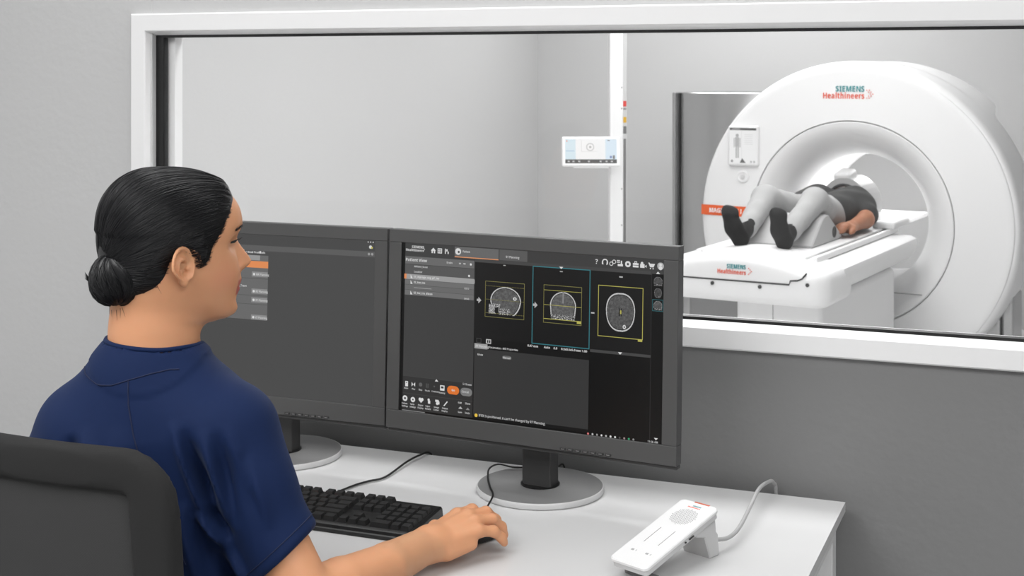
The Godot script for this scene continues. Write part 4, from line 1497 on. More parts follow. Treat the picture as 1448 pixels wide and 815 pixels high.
func table(keys: Array, y: float, col: int) -> float:
	# smooth interpolation through rows [y, ...] ordered from low to high
	var m := keys.size()
	if y <= keys[0][0]:
		return keys[0][col]
	for i in m - 1:
		if y <= keys[i + 1][0]:
			var t: float = (y - keys[i][0]) / (keys[i + 1][0] - keys[i][0])
			var a: float = keys[i][col]
			var b: float = keys[i + 1][col]
			var pa: float = keys[maxi(i - 1, 0)][col]
			var pb: float = keys[mini(i + 2, m - 1)][col]
			var ya: float = keys[maxi(i - 1, 0)][0]
			var yb: float = keys[mini(i + 2, m - 1)][0]
			var span: float = keys[i + 1][0] - keys[i][0]
			var da := (b - pa) / maxf(keys[i + 1][0] - ya, 1e-6) * span
			var db := (pb - a) / maxf(yb - keys[i][0], 1e-6) * span
			var t2 := t * t
			var t3 := t2 * t
			return (2 * t3 - 3 * t2 + 1) * a + (t3 - 2 * t2 + t) * da + (-2 * t3 + 3 * t2) * b + (t3 - t2) * db
	return keys[m - 1][col]


func setup_head() -> void:
	# millimetres: height, front, back, half width, where it is widest
	var base := [[-84.0, 62.0, 30.0, 8.0, 50.0], [-79.0, 90.0, 4.0, 28.0, 52.0], [-74.0, 96.0, -8.0, 36.0, 46.0], [-66.0, 99.0, -24.0, 43.0, 36.0], [-52.0, 96.5, -38.0, 52.0, 22.0], [-40.0, 98.0, -50.0, 57.0, 12.0], [-27.0, 100.0, -61.0, 61.5, 6.0], [-13.0, 99.0, -70.0, 65.0, 2.0], [0.0, 97.0, -76.0, 67.0, 0.0], [20.0, 97.0, -81.0, 69.5, -4.0], [34.0, 98.0, -83.0, 71.0, -8.0], [46.0, 102.5, -83.5, 72.0, -10.0], [57.0, 106.0, -83.5, 72.5, -12.0], [72.0, 105.5, -95.0, 72.5, -14.0], [86.0, 100.0, -90.0, 70.0, -14.0], [100.0, 91.0, -81.0, 65.0, -12.0], [112.0, 78.0, -69.0, 57.0, -8.0], [122.0, 61.0, -54.0, 45.0, -4.0], [130.0, 40.0, -36.0, 29.0, 0.0], [135.0, 10.0, -10.0, 8.0, 0.0]]
	# added to the middle of the face: nose, lips, chin: height, amount, width
	var bump := [[-84.0, 0.0, 16.0], [-78.0, 1.0, 16.0], [-70.0, 4.0, 17.0], [-60.0, 2.0, 18.0], [-52.0, 2.0, 20.0], [-46.0, 6.0, 17.0], [-40.0, 9.5, 16.0], [-35.5, 6.0, 17.0], [-33.0, 5.0, 17.0], [-29.0, 10.5, 15.0], [-24.0, 9.5, 14.0], [-18.0, 8.5, 13.0], [-13.5, 10.5, 13.0], [-10.5, 17.0, 13.5], [-6.0, 25.0, 12.5], [-1.0, 28.5, 10.0], [6.0, 25.5, 9.0], [15.0, 19.0, 8.5], [25.0, 11.5, 8.5], [34.0, 5.5, 9.5], [42.0, 3.0, 12.0], [52.0, 1.0, 14.0], [62.0, 0.0, 14.0], [140.0, 0.0, 14.0]]
	var y := HY0
	while y <= 0.1401:
		var mm := y * 1000.0
		h_front.append(table(base, mm, 1) / 1000.0)
		h_back.append(table(base, mm, 2) / 1000.0)
		h_wide.append(table(base, mm, 3) / 1000.0)
		h_mid.append(table(base, mm, 4) / 1000.0)
		h_bump.append(table(bump, mm, 1) / 1000.0)
		h_sig.append(table(bump, mm, 2) / 1000.0)
		y += HSTEP
	var al := deg_to_rad(35.0)
	face_dir = Vector3(cos(al), 0, -sin(al))
	right_dir = Vector3(sin(al), 0, cos(al))


func head_abc(p: Vector3) -> Vector3:
	var w := p - head_o
	return Vector3(w.dot(face_dir), w.dot(right_dir), w.y)


func from_abc(a: float, b: float, y: float) -> Vector3:
	return head_o + face_dir * a + right_dir * b + Vector3(0, y, 0)


# size of the head at a point in its own axes: 1 on the skin, less inside
func head_e(a: float, b: float, y: float, detail: bool) -> float:
	var f := (y - HY0) / HSTEP
	var i := int(f)
	f -= i
	var mid := lerpf(h_mid[i], h_mid[i + 1], f)
	var wide := maxf(lerpf(h_wide[i], h_wide[i + 1], f), 0.003)
	var da := a - mid
	var A: float
	if da > 0.0:
		A = lerpf(h_front[i], h_front[i + 1], f) - mid
		if detail:
			var s := lerpf(h_sig[i], h_sig[i + 1], f)
			A += lerpf(h_bump[i], h_bump[i + 1], f) * exp(-b * b / (s * s))
			# eye sockets, and the cheeks below them
			var ab := absf(b)
			A -= 0.013 * exp(-pow((ab - 0.033) / 0.017, 2.0) - pow((y - 0.030) / 0.013, 2.0))
			A += 0.004 * exp(-pow((ab - 0.036) / 0.02, 2.0) - pow((y + 0.004) / 0.02, 2.0))
	else:
		A = mid - lerpf(h_back[i], h_back[i + 1], f)
	A = maxf(A, 0.004)
	return pow(pow(absf(da) / A, 2.25) + pow(absf(b) / wide, 2.25), 1.0 / 2.25)


# distance to the bald head in its own axes: slices below the brow, a dome above
func head_d(a: float, b: float, y: float, detail := true) -> float:
	a /= 1.045
	if y > 0.058:
		var k := int((0.058 - HY0) / HSTEP + 0.5)
		var da := a - h_mid[k]
		var A := (h_front[k] - h_mid[k]) if da > 0.0 else (h_mid[k] - h_back[k])
		var e := pow(pow(absf(da) / A, 2.25) + pow(absf(b) / h_wide[k], 2.25) + pow((y - 0.058) / 0.077, 2.25), 1.0 / 2.25)
		var len := Vector3(da, b, y - 0.058).length()
		return len * (1.0 - 1.0 / maxf(e, 0.05))
	var yc := maxf(y, -0.0835)
	var e := maxf(head_e(a, b, yc, detail), 0.05)
	var e2 := head_e(a, b, yc + 0.001, detail)
	var f := (yc - HY0) / HSTEP
	var rho := Vector2(a - h_mid[int(f)], b).length()
	var gr := e / maxf(rho, 0.002)
	var gy := clampf((e2 - e) / 0.001, -1.6 * gr, 1.6 * gr)
	var d := (e - 1.0) / sqrt(gr * gr + gy * gy)
	var dy := yc - y
	if dy > 0.0:
		d = sqrt(maxf(d, 0.0) * maxf(d, 0.0) + dy * dy)
	return d


var skin_bones := Bones.new(0.03)
var hand_bones := Bones.new(0.006)
var arm_bones := Bones.new(0.007)


func neck_head_d(p: Vector3) -> float:
	var q := head_abc(p)
	var d := head_d(q.x, q.y, q.z)
	return smin(d, skin_bones.d(p), 0.022)


func skin_paint(p: Vector3) -> Color:
	var c := Color8(214, 155, 116).srgb_to_linear()
	var q := head_abc(p)
	if q.z > -0.1 and q.z < 0.15 and q.length() < 0.2:
		if q.x > 0.092 and absf(q.y) < 0.027 and q.z > -0.047 and q.z < -0.024:
			c = Color8(178, 92, 84).srgb_to_linear()
		var ck := exp(-pow((q.z + 0.012) / 0.022, 2.0) - pow((q.x - 0.07) / 0.03, 2.0))
		c = c.lerp(Color8(216, 146, 116).srgb_to_linear(), 0.5 * ck)
	return c


func skin_mat() -> StandardMaterial3D:
	var m := mat("skin", Color(1, 1, 1), 0.48, 0.0, 0.45)
	m.vertex_color_use_as_albedo = true
	m.subsurf_scatter_enabled = true
	m.subsurf_scatter_strength = 0.12
	relief(m, 0.35, 0.012, 14.0)
	return m


# --- hand: wrist, direction of the hand, direction of the little finger side
func add_hand(b: Bones, w: Vector3, h: Vector3, s: Vector3, scale := 1.0) -> void:
	var P := func(f: float, l: float, y: float) -> Vector3:
		return w + (h * f + s * l + Vector3.UP * y) * 0.001 * scale
	var R := 0.001 * scale
	# palm
	b.bone(P.call(2, -9, -1), P.call(84, -25, 18), 19 * R, 11.5 * R)
	b.bone(P.call(4, 0, 1), P.call(88, -5, 20), 20 * R, 11.5 * R)
	b.bone(P.call(4, 6, -1), P.call(84, 14, 16), 20 * R, 11.0 * R)
	b.bone(P.call(4, 10, -4), P.call(76, 31, 8), 19 * R, 10.0 * R)
	b.bone(P.call(20, 20, -12), P.call(60, 30, -8), 15 * R, 11 * R)
	# fingers: knuckle, first joint, second joint, tip
	b.chain([P.call(84, -25, 18), P.call(120, -27, 18), P.call(139, -25, 4), P.call(148, -24, -9)], [10.2 * R, 9.0 * R, 8.2 * R, 6.8 * R])
	b.chain([P.call(88, -5, 20), P.call(128, -4, 17), P.call(148, -2, 1), P.call(156, -1, -14)], [10.5 * R, 9.2 * R, 8.4 * R, 7.0 * R])
	b.chain([P.call(84, 14, 16), P.call(121, 17, 12), P.call(140, 19, -4), P.call(146, 20, -18)], [10.2 * R, 8.8 * R, 8.0 * R, 6.8 * R])
	b.chain([P.call(76, 31, 8), P.call(104, 37, 2), P.call(119, 40, -11), P.call(124, 41, -20)], [9.4 * R, 8.0 * R, 7.3 * R, 6.2 * R])
	# thumb leaves the side of the palm
	b.chain([P.call(22, -22, -4), P.call(56, -46, 0), P.call(88, -54, -8), P.call(110, -50, -16)], [14 * R, 11.5 * R, 10.0 * R, 8.2 * R])


var fold_list := []


func fold_amount(p: Vector3) -> float:
	# folds lie on the side of the cloth that is turned to the back
	var s := 0.0
	for f in fold_list:
		var a: Vector2 = f[0]
		var b: Vector2 = f[1]
		var q := Vector2(p.x, p.y)
		var t := clampf((q - a).dot(b - a) / (b - a).length_squared(), 0.0, 1.0)
		var d: float = (q - a - (b - a) * t).length() / f[2]
		if d < 2.5:
			s += 1.45 * f[3] * exp(-d * d) * sin(PI * clampf(t, 0.0, 1.0))
	s += 0.0016 * sin(p.x * 41.0 + p.y * 23.0) * sin(p.y * 33.0 - p.x * 15.0)
	return s


var cloth_bones := Bones.new(0.06)
var sleeve_bones := Bones.new(0.03)
var neck_hole := Bones.new(0.02)
var sleeve_end := Vector3(0.2075, 0.8539, 0.08)
var sleeve_dir := Vector3.DOWN


func shirt_d(p: Vector3) -> float:
	var d := cloth_bones.d(p)
	var s := sleeve_bones.d(p)
	s = smax(s, (p - sleeve_end).dot(sleeve_dir), 0.006)
	d = smin(d, s, 0.035)
	# the lower hem, and the opening for the neck
	d = smax(d, 0.56 - p.y, 0.01)
	if absf(d) < 0.07:
		d -= fold_amount(p) * (1.0 - smoothstep(0.04, 0.07, absf(d)))
		# collar band stands a little proud
		var band := (Vector2(p.x - 0.0, (p.y - 1.128) * 1.0)).length()
		if p.y > 1.0 and band < 0.115:
			d -= 0.0025 * smoothstep(0.0, 0.004, 0.104 - Vector2(p.x + 0.012, (p.y - 1.158) * 1.15).length())
	d = smax(d, -neck_hole.d(p), 0.007)
	return d


func drop_z(fld: Callable, x: float, y: float, z0: float) -> Vector3:
	var z := z0
	for k in 60:
		var d: float = fld.call(Vector3(x, y, z))
		if d < 0.0004:
			break
		z -= d * 0.8
	return Vector3(x, y, z)


func build_operator() -> void:
	setup_head()
	# local axes: x to the right of the picture, z towards the viewer; turned so that she sits at the desk
	var t := thing("person", "seated woman in a navy scrub top with dark hair in a bun, using the mouse", "person", Vector3(-1.215, 0, 0.801), deg_to_rad(21.7))
	var sh_r := Vector3(0.124, 1.012, 0.055)
	var sh_l := Vector3(-0.120, 0.997, -0.01)
	var elbow := Vector3(0.2253, 0.7915, 0.10)
	var wrist := Vector3(0.3846, 0.791, -0.12)
	# neck and bare upper body (under the cloth)
	skin_bones.bone(from_abc(-0.030, 0, -0.035), Vector3(-0.008, 1.135, 0.008), 0.052, 0.054)
	skin_bones.bone(from_abc(-0.006, 0, -0.045), Vector3(0.002, 1.11, -0.008), 0.041, 0.047)
	skin_bones.bone(Vector3(-0.008, 1.135, 0.008), Vector3(-0.008, 1.06, 0.01), 0.054, 0.075)
	var body := MB.new()
	body.colored = true
	nets(body, neck_head_d, Vector3(-0.13, 1.055, -0.14), Vector3(0.16, 1.39, 0.14), 0.003, skin_paint, 10.0)
	# right ear
	var e1 := (face_dir * -cos(0.42) + right_dir * sin(0.42))
	var e2 := (Vector3.UP * 0.97 - face_dir * 0.26).normalized()
	e2 = (e2 - e1 * e2.dot(e1)).normalized()
	var e3 := e1.cross(e2)
	if e3.dot(right_dir) < 0.0:
		e3 = -e3
	var ec := from_abc(-0.008, 0.0715, 0.009)
	var ear := func(p: Vector3) -> float:
		var w := p - ec
		var x := w.dot(e1)
		var y := w.dot(e2)
		var z := w.dot(e3)
		# outline: egg shaped, narrower at the lobe
		var wx := 0.0225 if y > -0.004 else lerpf(0.0225, 0.012, clampf((-0.004 - y) / 0.024, 0.0, 1.0))
		var cxx := 0.001 if y > -0.004 else lerpf(0.001, -0.004, clampf((-0.004 - y) / 0.024, 0.0, 1.0))
		var o := (Vector2((x - cxx) / wx, y / 0.0295).length() - 1.0) * 0.016
		var bowl := Vector2((x + 0.003) / 0.0105, (y + 0.003) / 0.0125).length()
		# raised rim, a groove inside it, a second ridge, and the hollow
		var surf := 0.0065 * smoothstep(-0.0062, -0.0018, o)
		surf += 0.0040 * exp(-pow((o + 0.0105) / 0.0022, 2.0)) * (1.0 if y > -0.014 else 0.2)
		surf -= 0.0085 * (1.0 - smoothstep(0.5, 1.05, bowl))
		if y < -0.016:
			surf = lerpf(surf, 0.001, clampf((-0.016 - y) / 0.005, 0.0, 1.0))
		var slab := absf(z - surf) - 0.0030
		var d := smax(o, slab, 0.004)
		# front root and the small flap before the ear canal
		d = smin(d, Vector3(x + 0.012, y + 0.003, z - 0.001).length() - 0.0042, 0.004)
		return d
	nets(body, ear, ec - Vector3(0.045, 0.045, 0.045), ec + Vector3(0.045, 0.045, 0.045), 0.0017, skin_paint)
	# right arm and hand
	arm_bones.chain([sh_r, Vector3(0.172, 0.90, 0.078), elbow], [0.036, 0.037, 0.042])
	arm_bones.chain([elbow, Vector3(0.268, 0.788, 0.045), Vector3(0.328, 0.787, -0.037), wrist], [0.039, 0.038, 0.0325, 0.0265])
	var hdir := Vector3(0.687, 0, -0.727).normalized()
	var sdir := Vector3(0.727, 0, 0.687).normalized()
	var armf := func(p: Vector3) -> float:
		return smin(arm_bones.d(p), hand_bones.d(p), 0.016)
	add_hand(hand_bones, wrist, hdir, sdir)
	nets(body, armf, Vector3(0.08, 0.735, -0.10), Vector3(0.44, 1.08, 0.17), 0.006, skin_paint)
	nets(body, armf, Vector3(0.32, 0.735, -0.30), Vector3(0.56, 0.86, -0.02), 0.0026, skin_paint)
	# left arm, reaching forward beside the keyboard
	var lb := Bones.new(0.012)
	var w2 := Vector3(0.02, 0.79, -0.26)
	lb.chain([sh_l, Vector3(-0.19, 0.82, -0.06)], [0.048, 0.042])
	lb.chain([Vector3(-0.19, 0.82, -0.06), Vector3(-0.10, 0.80, -0.15), w2], [0.040, 0.038, 0.027])
	add_hand(lb, w2, Vector3(0.5, 0, -0.86).normalized(), Vector3(-0.86, 0, -0.5).normalized(), 0.97)
	nets(body, lb.d, Vector3(-0.26, 0.735, -0.45), Vector3(0.16, 1.08, 0.07), 0.006, skin_paint)
	part("body", body, skin_mat(), t)
	# eyelashes of the eye that shows
	var el := MB.new()
	for k in 7:
		var b := 0.016 + k * 0.005
		var q := Vector3(0.13, b, 0.034)
		for n in 20:
			q.x -= head_d(q.x, q.y, q.z) * 0.8
		var p0 := from_abc(q.x + 0.002, q.y, q.z)
		el.tube(PackedVector3Array([p0, p0 + face_dir * 0.006 + Vector3.UP * 0.0005 + right_dir * 0.001, p0 + face_dir * 0.010 + Vector3.UP * 0.004 + right_dir * 0.002]), PackedFloat32Array([0.0007, 0.0005, 0.0002]), 5)
	part("eyelashes", el, mat("lash", sr(18), 0.5), t)
	# eyebrow hairs
	var eb := MB.new()
	rng.seed = 5
	for k in 46:
		var b := rng.randf_range(0.014, 0.048)
		var y := 0.0485 + 0.0075 * (1.0 - pow((b - 0.030) / 0.026, 2.0)) + rng.randf_range(-0.002, 0.002)
		var q := Vector3(0.13, b, y)
		for n in 20:
			q.x -= head_d(q.x, q.y, q.z) * 0.8
		var p0 := from_abc(q.x, q.y, q.z)
		eb.tube(PackedVector3Array([p0, p0 + right_dir * 0.004 - face_dir * 0.0005 + Vector3.UP * 0.0012, p0 + right_dir * 0.008 - face_dir * 0.003 + Vector3.UP * 0.001]), PackedFloat32Array([0.0006, 0.0007, 0.0002]), 4)
	part("eyebrow", eb, mat("brow", sr(30, 24, 22), 0.6), t)
	build_hair(t)
	build_scrubs(t, sh_r, sh_l)


# how far inside the hair line a point of the head lies (seen from the side); positive is hair
func hair_inside(a: float, b: float, y: float) -> float:
	var lines := [Vector2(96, 104), Vector2(82, 92), Vector2(66, 70), Vector2(56, 52), Vector2(43, 36), Vector2(36, 14), Vector2(27, 8), Vector2(22, 24), Vector2(10, 36), Vector2(-8, 36), Vector2(-22, 22), Vector2(-28, -4), Vector2(-38, -34), Vector2(-52, -66), Vector2(-70, -82)]
	var q := Vector2(a, y) * 1000.0
	var best := 1e9
	for i in lines.size() - 1:
		var s: Vector2 = lines[i + 1] - lines[i]
		var t := clampf((q - lines[i]).dot(s) / s.length_squared(), 0.0, 1.0)
		best = minf(best, (q - lines[i] - s * t).length())
	var poly := PackedVector2Array(lines)
	poly.append(Vector2(-200, -86)); poly.append(Vector2(-200, 220)); poly.append(Vector2(160, 220)); poly.append(Vector2(130, 104))
	return (best if Geometry2D.is_point_in_polygon(q, poly) else -best) / 1000.0


func hair_d(p: Vector3) -> float:
	var q := head_abc(p)
	var d := head_d(q.x, q.y, q.z, false)
	if absf(d) > 0.05:
		return d - 0.008
	var ins := hair_inside(q.x, q.y, q.z)
	return d - clampf(ins * 0.42, -0.012, 0.0105)


func build_hair(t: Node3D) -> void:
	var hm := mat("hair_black", sr(10, 10, 13), 0.36, 0.0, 0.45)
	var cap := MB.new()
	nets(cap, hair_d, Vector3(-0.14, 1.10, -0.15), Vector3(0.16, 1.40, 0.15), 0.0036)
	part("hair_cap", cap, hm, t)
	# combed strands over the cap, all running to the bun at the back
	var knot := Vector3(-0.092, 0.0, 0.004)     # in head axes
	var st := MB.new()
	rng.seed = 21
	var count := 0
	while count < 2600:
		var a := rng.randf_range(-0.09, 0.10)
		var y := rng.randf_range(-0.075, 0.135)
		var side := 1.0 if rng.randf() < 0.8 else -1.0
		var p := Vector3(a, side * 0.09, y)
		# push on to the head along b
		for k in 14:
			var d := head_d(p.x, p.y, p.z, false)
			p.y -= side * d * 0.8
			if p.y * side < 0.0:
				break
		if p.y * side < 0.0 or absf(head_d(p.x, p.y, p.z, false)) > 0.004:
			continue
		var ins := hair_inside(p.x, p.y, p.z)
		if ins < 0.0015:
			continue
		count += 1
		var lift := rng.randf_range(-0.0004, 0.0010)
		var wob := rng.randf_range(-0.3, 0.3)
		var pts := PackedVector3Array()
		var steps := rng.randi_range(12, 24)
		var r := rng.randf_range(0.00028, 0.00075)
		for s in steps:
			var to := knot - p
			if to.length() < 0.03:
				break
			var e := 0.002
			var d0 := head_d(p.x, p.y, p.z, false)
			var g := Vector3(head_d(p.x + e, p.y, p.z, false) - d0, head_d(p.x, p.y + e, p.z, false) - d0, head_d(p.x, p.y, p.z + e, false) - d0).normalized()
			var th := clampf(hair_inside(p.x, p.y, p.z) * 0.42, -0.002, 0.0105) + lift
			p -= g * (d0 - th)
			p -= g * (head_d(p.x, p.y, p.z, false) - th)
			pts.append(from_abc(p.x, p.y, p.z))
			# hair is combed back and down: first back, then towards the knot
			var dir := (to.normalized() + Vector3(-0.5, 0, 0.12) * clampf(to.length() * 5.0, 0.0, 1.0)).normalized()
			dir = (dir - g * dir.dot(g)).normalized()
			dir = (dir + g.cross(dir) * wob * 0.25).normalized()
			p += dir * 0.0065
		if pts.size() > 3:
			var rr := PackedFloat32Array()
			for i in pts.size():
				rr.append(r * (0.35 + 0.65 * sin(PI * (i + 0.5) / pts.size())))
			st.tube(pts, rr, 4, false)
	# short fine hairs along the hair line
	count = 0
	while count < 500:
		var p := Vector3(rng.randf_range(-0.06, 0.10), 0.09, rng.randf_range(-0.075, 0.12))
		for k in 14:
			p.y -= head_d(p.x, p.y, p.z, false) * 0.8
		var ins := hair_inside(p.x, p.y, p.z)
		if p.y < 0.0 or ins < -0.004 or ins > 0.003 or (p.x < -0.01 and p.z < 0.0) or p.x > 0.08:
			continue
		count += 1
		var pts := PackedVector3Array()
		var dir := (knot - p).normalized() + Vector3(-0.3, 0, rng.randf_range(-0.1, 0.35))
		for k in 4:
			for q in 2:
				var e := 0.002
				var d0 := head_d(p.x, p.y, p.z, false)
				var g := Vector3(head_d(p.x + e, p.y, p.z, false) - d0, head_d(p.x, p.y + e, p.z, false) - d0, head_d(p.x, p.y, p.z + e, false) - d0).normalized()
				p -= g * (d0 - 0.0004 - 0.0007 * k)
			pts.append(from_abc(p.x, p.y, p.z))
			p += dir.normalized() * 0.0035
		st.tube(pts, PackedFloat32Array([0.00012, 0.00026, 0.00028, 0.0002]), 4, false)
	var so := part("combed_strands", st, hm, t)
	so.set_meta("kind", "stuff")
	# bun: a coil of locks
	var bc := from_abc(-0.078, 0.012, -0.008)
	var bn := MB.new()
	var lump := func(p: Vector3) -> float:
		var w := p - bc
		return (Vector3(w.x / 0.030, w.y / 0.034, w.z / 0.030).length() - 1.0) * 0.036
	nets(bn, lump, bc - Vector3.ONE * 0.05, bc + Vector3.ONE * 0.05, 0.005)
	var bs := MB.new()
	var lobes := 9
	for k in lobes:
		# thick locks looped from the top of the bun to its underside, each covered with fine strands
		var ph := TAU * k / lobes + rng.randf_range(-0.15, 0.15)
		var out := rng.randf_range(0.022, 0.029)
		var lean := rng.randf_range(-0.5, 0.7)
		var path := PackedVector3Array()
		var rad := PackedFloat32Array()
		var r0 := rng.randf_range(0.0125, 0.0155)
		for i in 13:
			var v := lerpf(-1.35, 1.35, i / 12.0)
			var u := ph + v * 0.5 + lean * v * v * 0.3
			path.append(bc + Vector3(cos(v) * cos(u) * out, sin(v) * 0.030, cos(v) * sin(u) * out))
			rad.append(r0 * (0.55 + 0.45 * cos(v)))
		bn.tube(path, rad, 10, true)
		for q in 120:
			var w := rng.randf() * TAU
			var tw := rng.randf_range(-0.6, 0.6)
			var i0 := rng.randi_range(0, 5)
			var line := PackedVector3Array()
			for i in range(i0, mini(13, i0 + 7)):
				var tg := (path[mini(i + 1, 12)] - path[maxi(i - 1, 0)]).normalized()
				var sd := tg.cross(Vector3(0.31, 0.2, 0.93)).normalized()
				var an := w + tw * (i - i0) * 0.3
				line.append(path[i] + (sd * cos(an) + tg.cross(sd) * sin(an)) * (rad[i] + 0.0002))
			bs.tube(line, PackedFloat32Array([0.0002, 0.0005, 0.0006, 0.0006, 0.0006, 0.0005, 0.0002]), 4, false)
	part("bun", bn, hm, t)
	# loose wisps at the nape and a stray end on the bun
	for k in 7:
		var b := rng.randf_range(-0.01, 0.052)
		var p := from_abc(-0.060 + absf(b) * 0.55, b, -0.055 + absf(b) * 0.9)
		var pts := PackedVector3Array()
		var go := Vector3(rng.randf_range(-0.1, 0.7), -1.0, 0.0).normalized()
		for n in 4:
			for q in 3:
				var d0 := neck_head_d(p)
				var g := Vector3(neck_head_d(p + Vector3(0.002, 0, 0)) - d0, neck_head_d(p + Vector3(0, 0.002, 0)) - d0, neck_head_d(p + Vector3(0, 0, 0.002)) - d0).normalized()
				p -= g * (d0 - 0.0006)
			pts.append(p)
			p += go * rng.randf_range(0.003, 0.007)
		bs.tube(pts, PackedFloat32Array([0.00028, 0.00022, 0.00016, 0.00008]), 4, false)
	for k in 6:
		var p0 := bc + Vector3(-0.030, -0.004 + k * 0.001, 0.012)
		bs.tube(PackedVector3Array([p0, p0 + Vector3(-0.007, 0.002, 0), p0 + Vector3(-0.0115, 0.006 + k * 0.0008, 0.002)]), PackedFloat32Array([0.0012, 0.0008, 0.0002]), 4, false)
	var wo := part("loose_strands", bs, hm, t)
	wo.set_meta("kind", "stuff")


func build_scrubs(t: Node3D, sh_r: Vector3, sh_l: Vector3) -> void:
	var navy := mat("navy_cloth", sr(15, 33, 70), 0.75, 0.0, 0.3)
	navy.rim_enabled = true
	navy.rim = 0.35
	navy.rim_tint = 0.6
	relief(navy, 0.45, 0.025, 16.0)
	# torso under the cloth
	var nb := Vector3(-0.008, 1.072, 0.012)
	cloth_bones.bone(nb, sh_r + Vector3(-0.02, 0.006, 0), 0.049, 0.055)
	cloth_bones.bone(nb, sh_l + Vector3(0.02, 0.0, 0), 0.058, 0.050)
	cloth_bones.bone(Vector3(-0.010, 1.090, 0.008), Vector3(-0.005, 1.02, 0.0), 0.066, 0.10)
	cloth_bones.bone(Vector3(-0.065, 0.97, 0.0), Vector3(0.062, 0.97, 0.008), 0.105, 0.105)
	cloth_bones.bone(Vector3(-0.06, 0.86, -0.005), Vector3(0.06, 0.86, 0.0), 0.108, 0.108)
	cloth_bones.bone(Vector3(-0.055, 0.72, 0.0), Vector3(0.065, 0.72, 0.0), 0.105, 0.105)
	cloth_bones.bone(Vector3(-0.065, 0.60, 0.01), Vector3(0.075, 0.60, 0.01), 0.115, 0.115)
	cloth_bones.bone(Vector3(-0.04, 0.93, -0.06), Vector3(0.05, 0.93, -0.06), 0.08, 0.08)
	sleeve_bones.chain([sh_r, Vector3(0.150, 0.935, 0.07), sleeve_end + Vector3(0.018, -0.06, 0.01)], [0.052, 0.053, 0.060])
	sleeve_dir = (Vector3(0.66, -0.72, 0.10)).normalized()
	neck_hole.bone(from_abc(-0.02, 0, -0.03), Vector3(-0.004, 1.140, 0.008), 0.062, 0.0635)
	neck_hole.bone(Vector3(-0.004, 1.140, 0.008), Vector3(0.0, 1.105, -0.02), 0.0635, 0.056)
	neck_hole.bone(Vector3(0.0, 1.12, -0.02), Vector3(0.06, 1.02, -0.13), 0.05, 0.03)
	# folds: from, to (x, y), width, height
	fold_list = [
		[Vector2(0.046, 1.040), Vector2(0.098, 0.895), 0.0065, 0.011], [Vector2(0.060, 1.030), Vector2(0.112, 0.900), 0.010, -0.015],
		[Vector2(0.078, 0.915), Vector2(0.122, 0.862), 0.0065, 0.012], [Vector2(0.092, 0.922), Vector2(0.132, 0.876), 0.007, -0.011],
		[Vector2(0.088, 1.030), Vector2(0.126, 0.905), 0.008, 0.011], [Vector2(0.106, 1.028), Vector2(0.140, 0.895), 0.009, -0.009],
		[Vector2(0.122, 1.035), Vector2(0.160, 0.935), 0.008, 0.006], [Vector2(0.150, 0.995), Vector2(0.186, 0.895), 0.009, 0.006], [Vector2(0.140, 1.0), Vector2(0.172, 0.90), 0.008, -0.005],
		[Vector2(-0.100, 1.015), Vector2(-0.070, 0.935), 0.011, -0.011], [Vector2(-0.083, 1.025), Vector2(-0.050, 0.945), 0.011, 0.008],
		[Vector2(-0.050, 1.00), Vector2(-0.056, 0.93), 0.010, -0.010], [Vector2(-0.128, 1.0), Vector2(-0.112, 0.945), 0.008, 0.007],
		[Vector2(-0.028, 1.03), Vector2(-0.033, 0.90), 0.016, 0.005], [Vector2(0.115, 0.868), Vector2(0.155, 0.80), 0.010, 0.010], [Vector2(0.098, 0.86), Vector2(0.13, 0.78), 0.010, -0.012],
		[Vector2(0.055, 0.93), Vector2(0.085, 0.80), 0.011, 0.010], [Vector2(0.070, 0.92), Vector2(0.10, 0.80), 0.010, -0.009],
	]
	# left sleeve
	var ls := Bones.new(0.03)
	ls.chain([sh_l, Vector3(-0.165, 0.92, -0.03), Vector3(-0.182, 0.86, -0.05)], [0.052, 0.054, 0.056])
	var full := func(p: Vector3) -> float:
		var d := shirt_d(p)
		var s := ls.d(p)
		return smin(d, s, 0.03)
	var mb := MB.new()
	nets(mb, full, Vector3(-0.27, 0.53, -0.19), Vector3(0.31, 1.20, 0.19), 0.0048, null, 12.0)
	part("scrub_top", mb, navy, t)
	# rolled edge of the neck opening
	var rim := PackedVector3Array()
	for k in 49:
		var an := TAU * k / 48.0
		var hit := Vector3.ZERO
		for q in 90:
			var y := 1.19 - q * 0.0015
			var c := Vector3(-0.004, y, 0.008) + Vector3(0.03, 0, -0.05) * clampf((1.125 - y) * 6.0, 0.0, 1.0)
			var r := 0.062
			# move out to the wall of the opening at this height
			for n in 6:
				r -= neck_hole.d(c + Vector3(cos(an), 0, sin(an)) * r)
			hit = c + Vector3(cos(an), 0, sin(an)) * (r + 0.001)
			if cloth_bones.d(hit) < 0.0005:
				break
		rim.append(hit)
	for n in 3:
		var sm := rim.duplicate()
		for k in 49:
			sm[k] = (rim[(k + 47) % 48] + rim[k] * 2.0 + rim[(k + 1) % 48]) / 4.0
		rim = sm
	var cr := MB.new()
	cr.tube(rim, PackedFloat32Array([0.0034]), 8, false)
	part("collar_edge", cr, navy, t)
	# stitched seams on the back
	var thread := mat("navy_seam", sr(16, 28, 62), 0.8)
	var seams := [
		[Vector2(-0.108, 1.100), Vector2(-0.092, 1.089), Vector2(-0.067, 1.081), Vector2(-0.042, 1.083), Vector2(-0.018, 1.091), Vector2(0.012, 1.099), Vector2(0.036, 1.103), Vector2(0.052, 1.102)],
		[Vector2(-0.018, 1.091), Vector2(-0.016, 1.06), Vector2(-0.006, 1.02), Vector2(0.008, 0.98), Vector2(0.03, 0.93), Vector2(0.05, 0.88), Vector2(0.07, 0.83)],
	]
